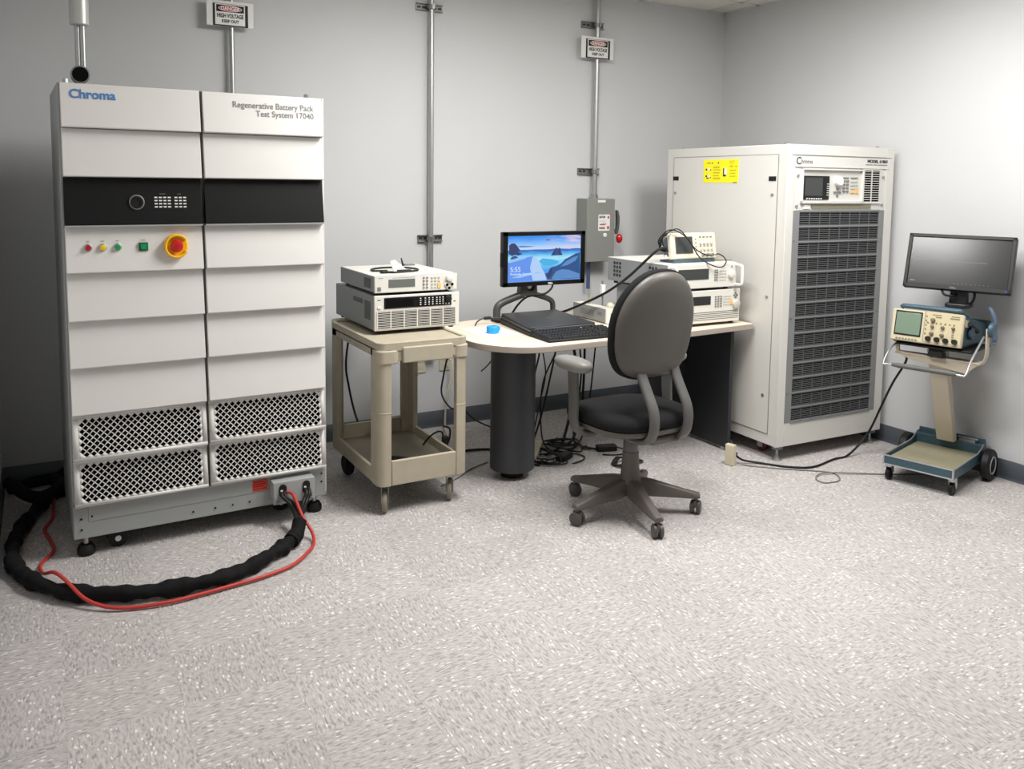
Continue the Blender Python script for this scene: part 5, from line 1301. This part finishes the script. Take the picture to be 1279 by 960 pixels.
def cart_monitor():
    # panel: bottom left (-.4,-1.648), yaw like the cart, slightly leaning back
    t = thing('monitor', 'black monitor with a dark screen standing on the scope cart', 'monitor', (-.297, -2.085, SZ+.190), R_(-69))
    # local: x along the width (viewer's left to right), y into the wall, z up
    w, h = .505, .294; zc = .092; lean = R_(18)
    def bt(name, mb, m, bev=.003, par=None):
        mb.v = [tuple(Matrix.Rotation(-lean, 3, 'X') @ Vector((x, y, z))+Vector((0, 0, zc))) for x, y, z in mb.v]
        return mb.build(name, m, par or t, bevel=bev)
    bt('monitor_case', MB().box(-w/2, w/2, 0, .035, 0, h), M_DARK, .004)
    b = MB(); b.box(-w/2, w/2, -.012, 0, h-.018, h); b.box(-w/2, w/2, -.012, 0, 0, .022); b.box(-w/2, -w/2+.018, -.012, 0, 0, h); b.box(w/2-.018, w/2, -.012, 0, 0, h)
    bt('bezel', b, mat('bezel_black', srgb(26, 26, 26), .45, spec=.35), .002)
    s = bt('screen', MB().box(-w/2+.018, w/2-.018, -.005, 0, .022, h-.018), M_SCREENOFF, 0)
    tr = MB(); tr.box(-w/2+.03, w/2-.12, -.0056, -.004, .150, .1515)
    for i in range(9): tr.box(-w/2+.24+i*.02, -w/2+.245+i*.02, -.0056, -.004, .034, .036)
    tr.box(-w/2+.03, -w/2+.055, -.0056, -.004, .036, .040)
    bt('faint_trace', tr, M_TRACE, 0, s)
    tx = text('DELL', .013, M_KEY, t, (0, 0, 0), (PI/2-lean, 0, 0), 'CENTER', bold=.0004)
    tx.location = tuple(Matrix.Rotation(-lean, 3, 'X') @ Vector((-.01, -.0126, .006))+Vector((0, 0, zc)))
    bt('power_light', MB().box(w/2-.022, w/2-.015, -.0135, -.011, .008, .014), mat('power_blue', (.02, .03, .2), .3, emit=srgb(60, 90, 220), estr=.8), 0)
    MB().hexa([(-.035, .035, .02), (.055, .035, .02), (.055, .07, .02), (-.035, .07, .02)], [(-.02, .035, zc+.10), (.045, .035, zc+.10), (.045, .07, zc+.10), (-.02, .07, zc+.10)]).build('stand_neck', M_DARK, t, bevel=.006)
    MB().prism(rrect(.12, .12, .03, 5, -.05, .0), XY, 0, .022).build('stand_base', M_DARK, t, bevel=.005)
    MB().tube([(.05, .04, zc+.03), (.085, .03, zc-.01), (.08, .03, .04), (.06, .04, .02)], .007, 8).build('stand_cord', M_CABLE, t, smooth_angle=80)
    MB().tube([(-.07, .02, zc+.01), (-.05, .0, zc-.025), (-.01, .01, zc-.03), (.0, .035, zc-.02)], .006, 8).build('stand_cord', M_CABLE, t, smooth_angle=80)
cart_monitor()
def probe_pouch():
    p = local_to_world((-.02, .205, SZ+.08))
    t = thing('probe_lead', 'blue probe cable hung over the side of the beige faced oscilloscope', 'lead', p, SYAW)
    MB().tube([(-.02, .012, .125), (-.015, -.012, .085), (-.02, -.022, .03), (-.03, -.018, -.02), (-.02, -.022, -.06)], .010, 8).build('lead_wire', mat('blue_lead', srgb(92, 110, 132), .5), t, smooth_angle=80)
    MB().ball((-.022, -.022, -.02), .018, .013, .034).build('lead_boot', MATS['blue_lead'], t)
MB.MIRROR = True
probe_pouch()
MB.MIRROR = False

# ------------------------------------------------------------------ floor cords
a = local_to_world((.11, -.15, .66))
cable('cable', [tuple(a), (-.40, -1.90, .60), (-.36, -1.80, .46), (-.31, -1.70, .30), (-.31, -1.62, .12), (-.45, -1.61, .014), (-.572, -1.61, .007), (-.781, -1.648, .007), (-.899, -1.588, .007), (-.987, -1.474, .007), (-1.07, -1.415, .02), (-1.12, -1.405, .054)], .006, M_CABLE, 'black power cord running from the scope cart to the ivory power tap', 'cord')
cable('cable', [(-1.115, -1.42, .012), (-1.062, -1.478, .004), (-.925, -1.607, .004), (-.781, -1.724, .004), (-.764, -1.789, .004), (-.824, -1.854, .004), (-.92, -1.843, .004), (-.905, -1.774, .004), (-.80, -1.755, .010), (-.542, -1.89, .004), (-.33, -2.0, .004), (-.2, -2.05, .004)], .0035, mat('grey_cord', srgb(120, 116, 108), .5), 'thin grey cord looping on the floor under the scope cart', 'cord')
def power_tap():
    t = thing('power_tap', 'ivory power tap standing on the floor beside the desk panel leg', 'power strip', (-1.150, -1.405, 0), .2)
    MB().prism(rrect(.032, .118, .007, 4, -.016, 0), XZ, -.022, .03).build('tap_body', M_BEIGEP, t, bevel=.003)
    MB().box(.015, .018, -.012, .02, .02, .10).build('socket_strip', mat('socket_brown', srgb(90, 84, 72), .5), t)
    MB().box(.017, .05, -.008, .014, .046, .066).build('black_plug', M_RUBBER, t, bevel=.004)
power_tap()
cable('cable', [(-1.118, -1.385, .10), (-1.07, -1.33, .072), (-1.0, -1.26, .05), (-.82, -1.05, .01)], .004, MATS['grey_cord'], 'short grey wire rising from the ivory power tap under the rack cabinet', 'cord')

ORD = ('first', 'second', 'third', 'fourth', 'fifth', 'sixth', 'seventh', 'eighth')
def under_desk():
    G = 'black cords under the desk'
    zt = DZ-.034
    paths = [
        [(-1.871, -0.580, zt), (-1.862, -0.547, .55), (-1.899, -0.514, .30), (-1.890, -0.503, .10), (-1.937, -0.580, .007), (-2.032, -0.712, .007)],
        [(-1.824, -0.547, zt), (-1.843, -0.525, .60), (-1.795, -0.503, .40), (-1.824, -0.492, .22), (-1.937, -0.602, .05), (-2.079, -0.800, .007), (-2.041, -0.910, .007)],
        [(-1.758, -0.580, zt), (-1.729, -0.514, .55), (-1.758, -0.492, .35), (-1.843, -0.536, .14), (-1.984, -0.668, .03), (-2.117, -0.822, .007), (-2.098, -0.943, .007)],
        [(-1.701, -0.602, zt), (-1.758, -0.536, .50), (-1.814, -0.503, .33), (-1.871, -0.580, .12), (-1.909, -0.712, .012), (-1.824, -0.822, .007)],
        [(-1.663, -0.580, zt), (-1.606, -0.514, .55), (-1.569, -0.492, .38), (-1.625, -0.525, .15), (-1.748, -0.635, .01), (-1.871, -0.756, .007), (-1.984, -0.822, .015)],
        [(-1.625, -0.558, zt), (-1.569, -0.514, .60), (-1.531, -0.492, .36), (-1.588, -0.536, .14), (-1.701, -0.690, .01), (-1.654, -0.855, .007)],
        [(-1.569, -0.580, zt), (-1.531, -0.525, .50), (-1.512, -0.492, .30), (-1.569, -0.547, .10), (-1.758, -0.712, .015), (-1.890, -0.690, .03)],
        [(-1.493, -0.602, zt), (-1.455, -0.525, .50), (-1.465, -0.503, .25), (-1.569, -0.602, .05), (-1.795, -0.800, .007), (-2.003, -0.822, .02)],
    ]
    for i, p in enumerate(paths): cable('cable', p, (.0055, .004, .006, .0045, .009, .006, .0075, .005)[i], M_CABLE, ORD[i]+' black cord from the dark column among those hanging beneath the desk', 'cord', G, n=6, sub=5)
    cable('cable', [(-2.476, -0.712, zt), (-2.495, -0.635, .60), (-2.476, -0.525, .45), (-2.410, -0.360, .30), (-2.268, -0.184, .16), (-2.173, -0.129, .14), (-2.079, -0.140, .05), (-1.984, -0.250, .006)], .005, M_CABLE, 'black cord hanging between the beige cart and the dark desk column', 'cord')
    cable('cable', [(-2.646, -0.492, .008), (-2.514, -0.470, .008), (-2.381, -0.525, .008), (-2.249, -0.558, .008), (-2.098, -0.635, .008), (-1.984, -0.690, .008)], .007, M_CABLE, 'black cord crossing the floor behind the dark desk column', 'cord')
    cable('cable', [(-2.693, -0.976, .004), (-2.570, -0.910, .004), (-2.457, -0.822, .004), (-2.315, -0.756, .004)], .003, MATS['grey_cord'], 'thin grey cord on the floor between cart and desk column', 'cord')
    cable('cable', [(-2.227, -0.052, .435), (-2.216, -0.085, .42), (-2.230, -0.107, .33), (-2.268, -0.118, .2), (-2.287, -0.140, .05), (-2.325, -0.250, .006), (-2.457, -0.360, .006)], .006, M_OUTLET, 'cream cord plugged into the wall outlet behind the cart', 'cord')
    cable('cable', [(-2.192, -0.514, zt), (-2.098, -0.470, .62), (-2.079, -0.426, .55), (-2.136, -0.426, .47), (-2.211, -0.470, .44)], .004, M_CABLE, 'black cord loop beside the top of the dark desk column', 'cord')
    cable('cable', [(-2.967, -0.426, .80), (-2.981, -0.360, .55), (-2.958, -0.338, .40), (-2.939, -0.382, .26), (-2.929, -0.470, .182)], .006, M_CABLE, 'black cord hanging behind the left side of the beige cart', 'cord')
    t = thing('power_strip', 'beige power strip on the floor beneath the desk', 'power strip', (-2.01, -.755, 0), .9)
    MB().box(-.15, .15, -.025, .025, 0, .04).build('strip_body', M_BEIGEP, t, bevel=.005)
    for k in range(5): MB().box(-.125+k*.05, -.095+k*.05, -.014, .014, .039, .042).build('socket', M_OUTLET, t)
    def brick(x, y, rz, z, lab):
        o = thing('power_adapter', lab, 'adapter', (x, y, z), rz)
        MB().prism(rrect(.12, .055, .012, 4, -.06, -.0275), XY, 0, .032).build('adapter_body', M_RUBBER, o, bevel=.004)
        MB().tube([(-.06, 0, .016), (-.10, .01, .010), (-.13, .05, .005), (-.09, .09, .005)], .004, 6).build('adapter_lead', M_CABLE, o, smooth_angle=80)
        MB().tube([(.06, 0, .016), (.10, -.02, .008), (.09, -.08, .005), (.02, -.10, .005), (-.05, -.08, .005)], .004, 6).build('adapter_lead', M_CABLE, o, smooth_angle=80)
    brick(-1.91, -.90, .5, 0, 'black power adapter on the floor near the dark desk column')
    brick(-1.61, -.88, -.3, 0, 'black power adapter on the floor behind the chair base')
    pts = []
    for k in range(40):
        a = k*.62; r = .055+.018*math.sin(k*1.3); pts.append((-1.645+r*math.cos(a)*1.3, -1.13+r*math.sin(a), .008+.012*(k % 5)/2))
    cable('cord_coil', pts, .004, M_CABLE, 'small black coil of cord on the floor behind the chair column', 'cord', n=6, sub=3)
under_desk()
def tangle(cx, cy, rx, ry, n, seed, lab, r=.0045):
    g = random.Random(seed); pts = []; a = 0
    for k in range(n):
        a += g.uniform(.9, 2.4); q = g.uniform(.35, 1.0)
        pts.append((cx+rx*q*math.cos(a), cy+ry*q*math.sin(a), .006+g.uniform(0, .05)*(1-q*.6)))
    cable('cable', pts, r, M_CABLE, lab, 'cord', n=6, sub=5)
tangle(-2.0, -.86, .11, .15, 15, 3, 'heap of tangled black cord on the floor right of the dark desk column')
tangle(-1.80, -.72, .16, .16, 14, 8, 'heap of tangled black cord on the floor behind the chair seat', .005)

# tiny look-alike pieces that stay joined in one part
SMALL = {'base_screws', 'strut_slot', 'panel_screws', 'side_screws', 'keypad', 'keys', 'status_marks', 'status_header', 'label_print', 'label_symbols', 'label_pictures', 'terminal_studs', 'lid_bolts', 'roof_bolts',
         'vent_grille', 'vent_lines', 'side_vents', 'number_keys', 'function_keys', 'arrow_keys', 'soft_keys', 'orange_keys', 'screen_keys', 'rubber_feet', 'print_marks', 'grille_slats', 'grille_divider', 'grille_crossbars',
         'knobs', 'faint_trace', 'red_print', 'dark_print', 'white_clips', 'panel_seam', 'panel_glides', 'leg_rib', 'front_trim', 'edge_trim', 'rear_latch', 'grid_bar', 'arched_legs', 'caster_bracket', 'caster_fork'}
for o in bpy.data.objects:
    if o.type == 'MESH' and o.parent and o.name.split('.')[0] in SMALL: o['kind'] = 'stuff'
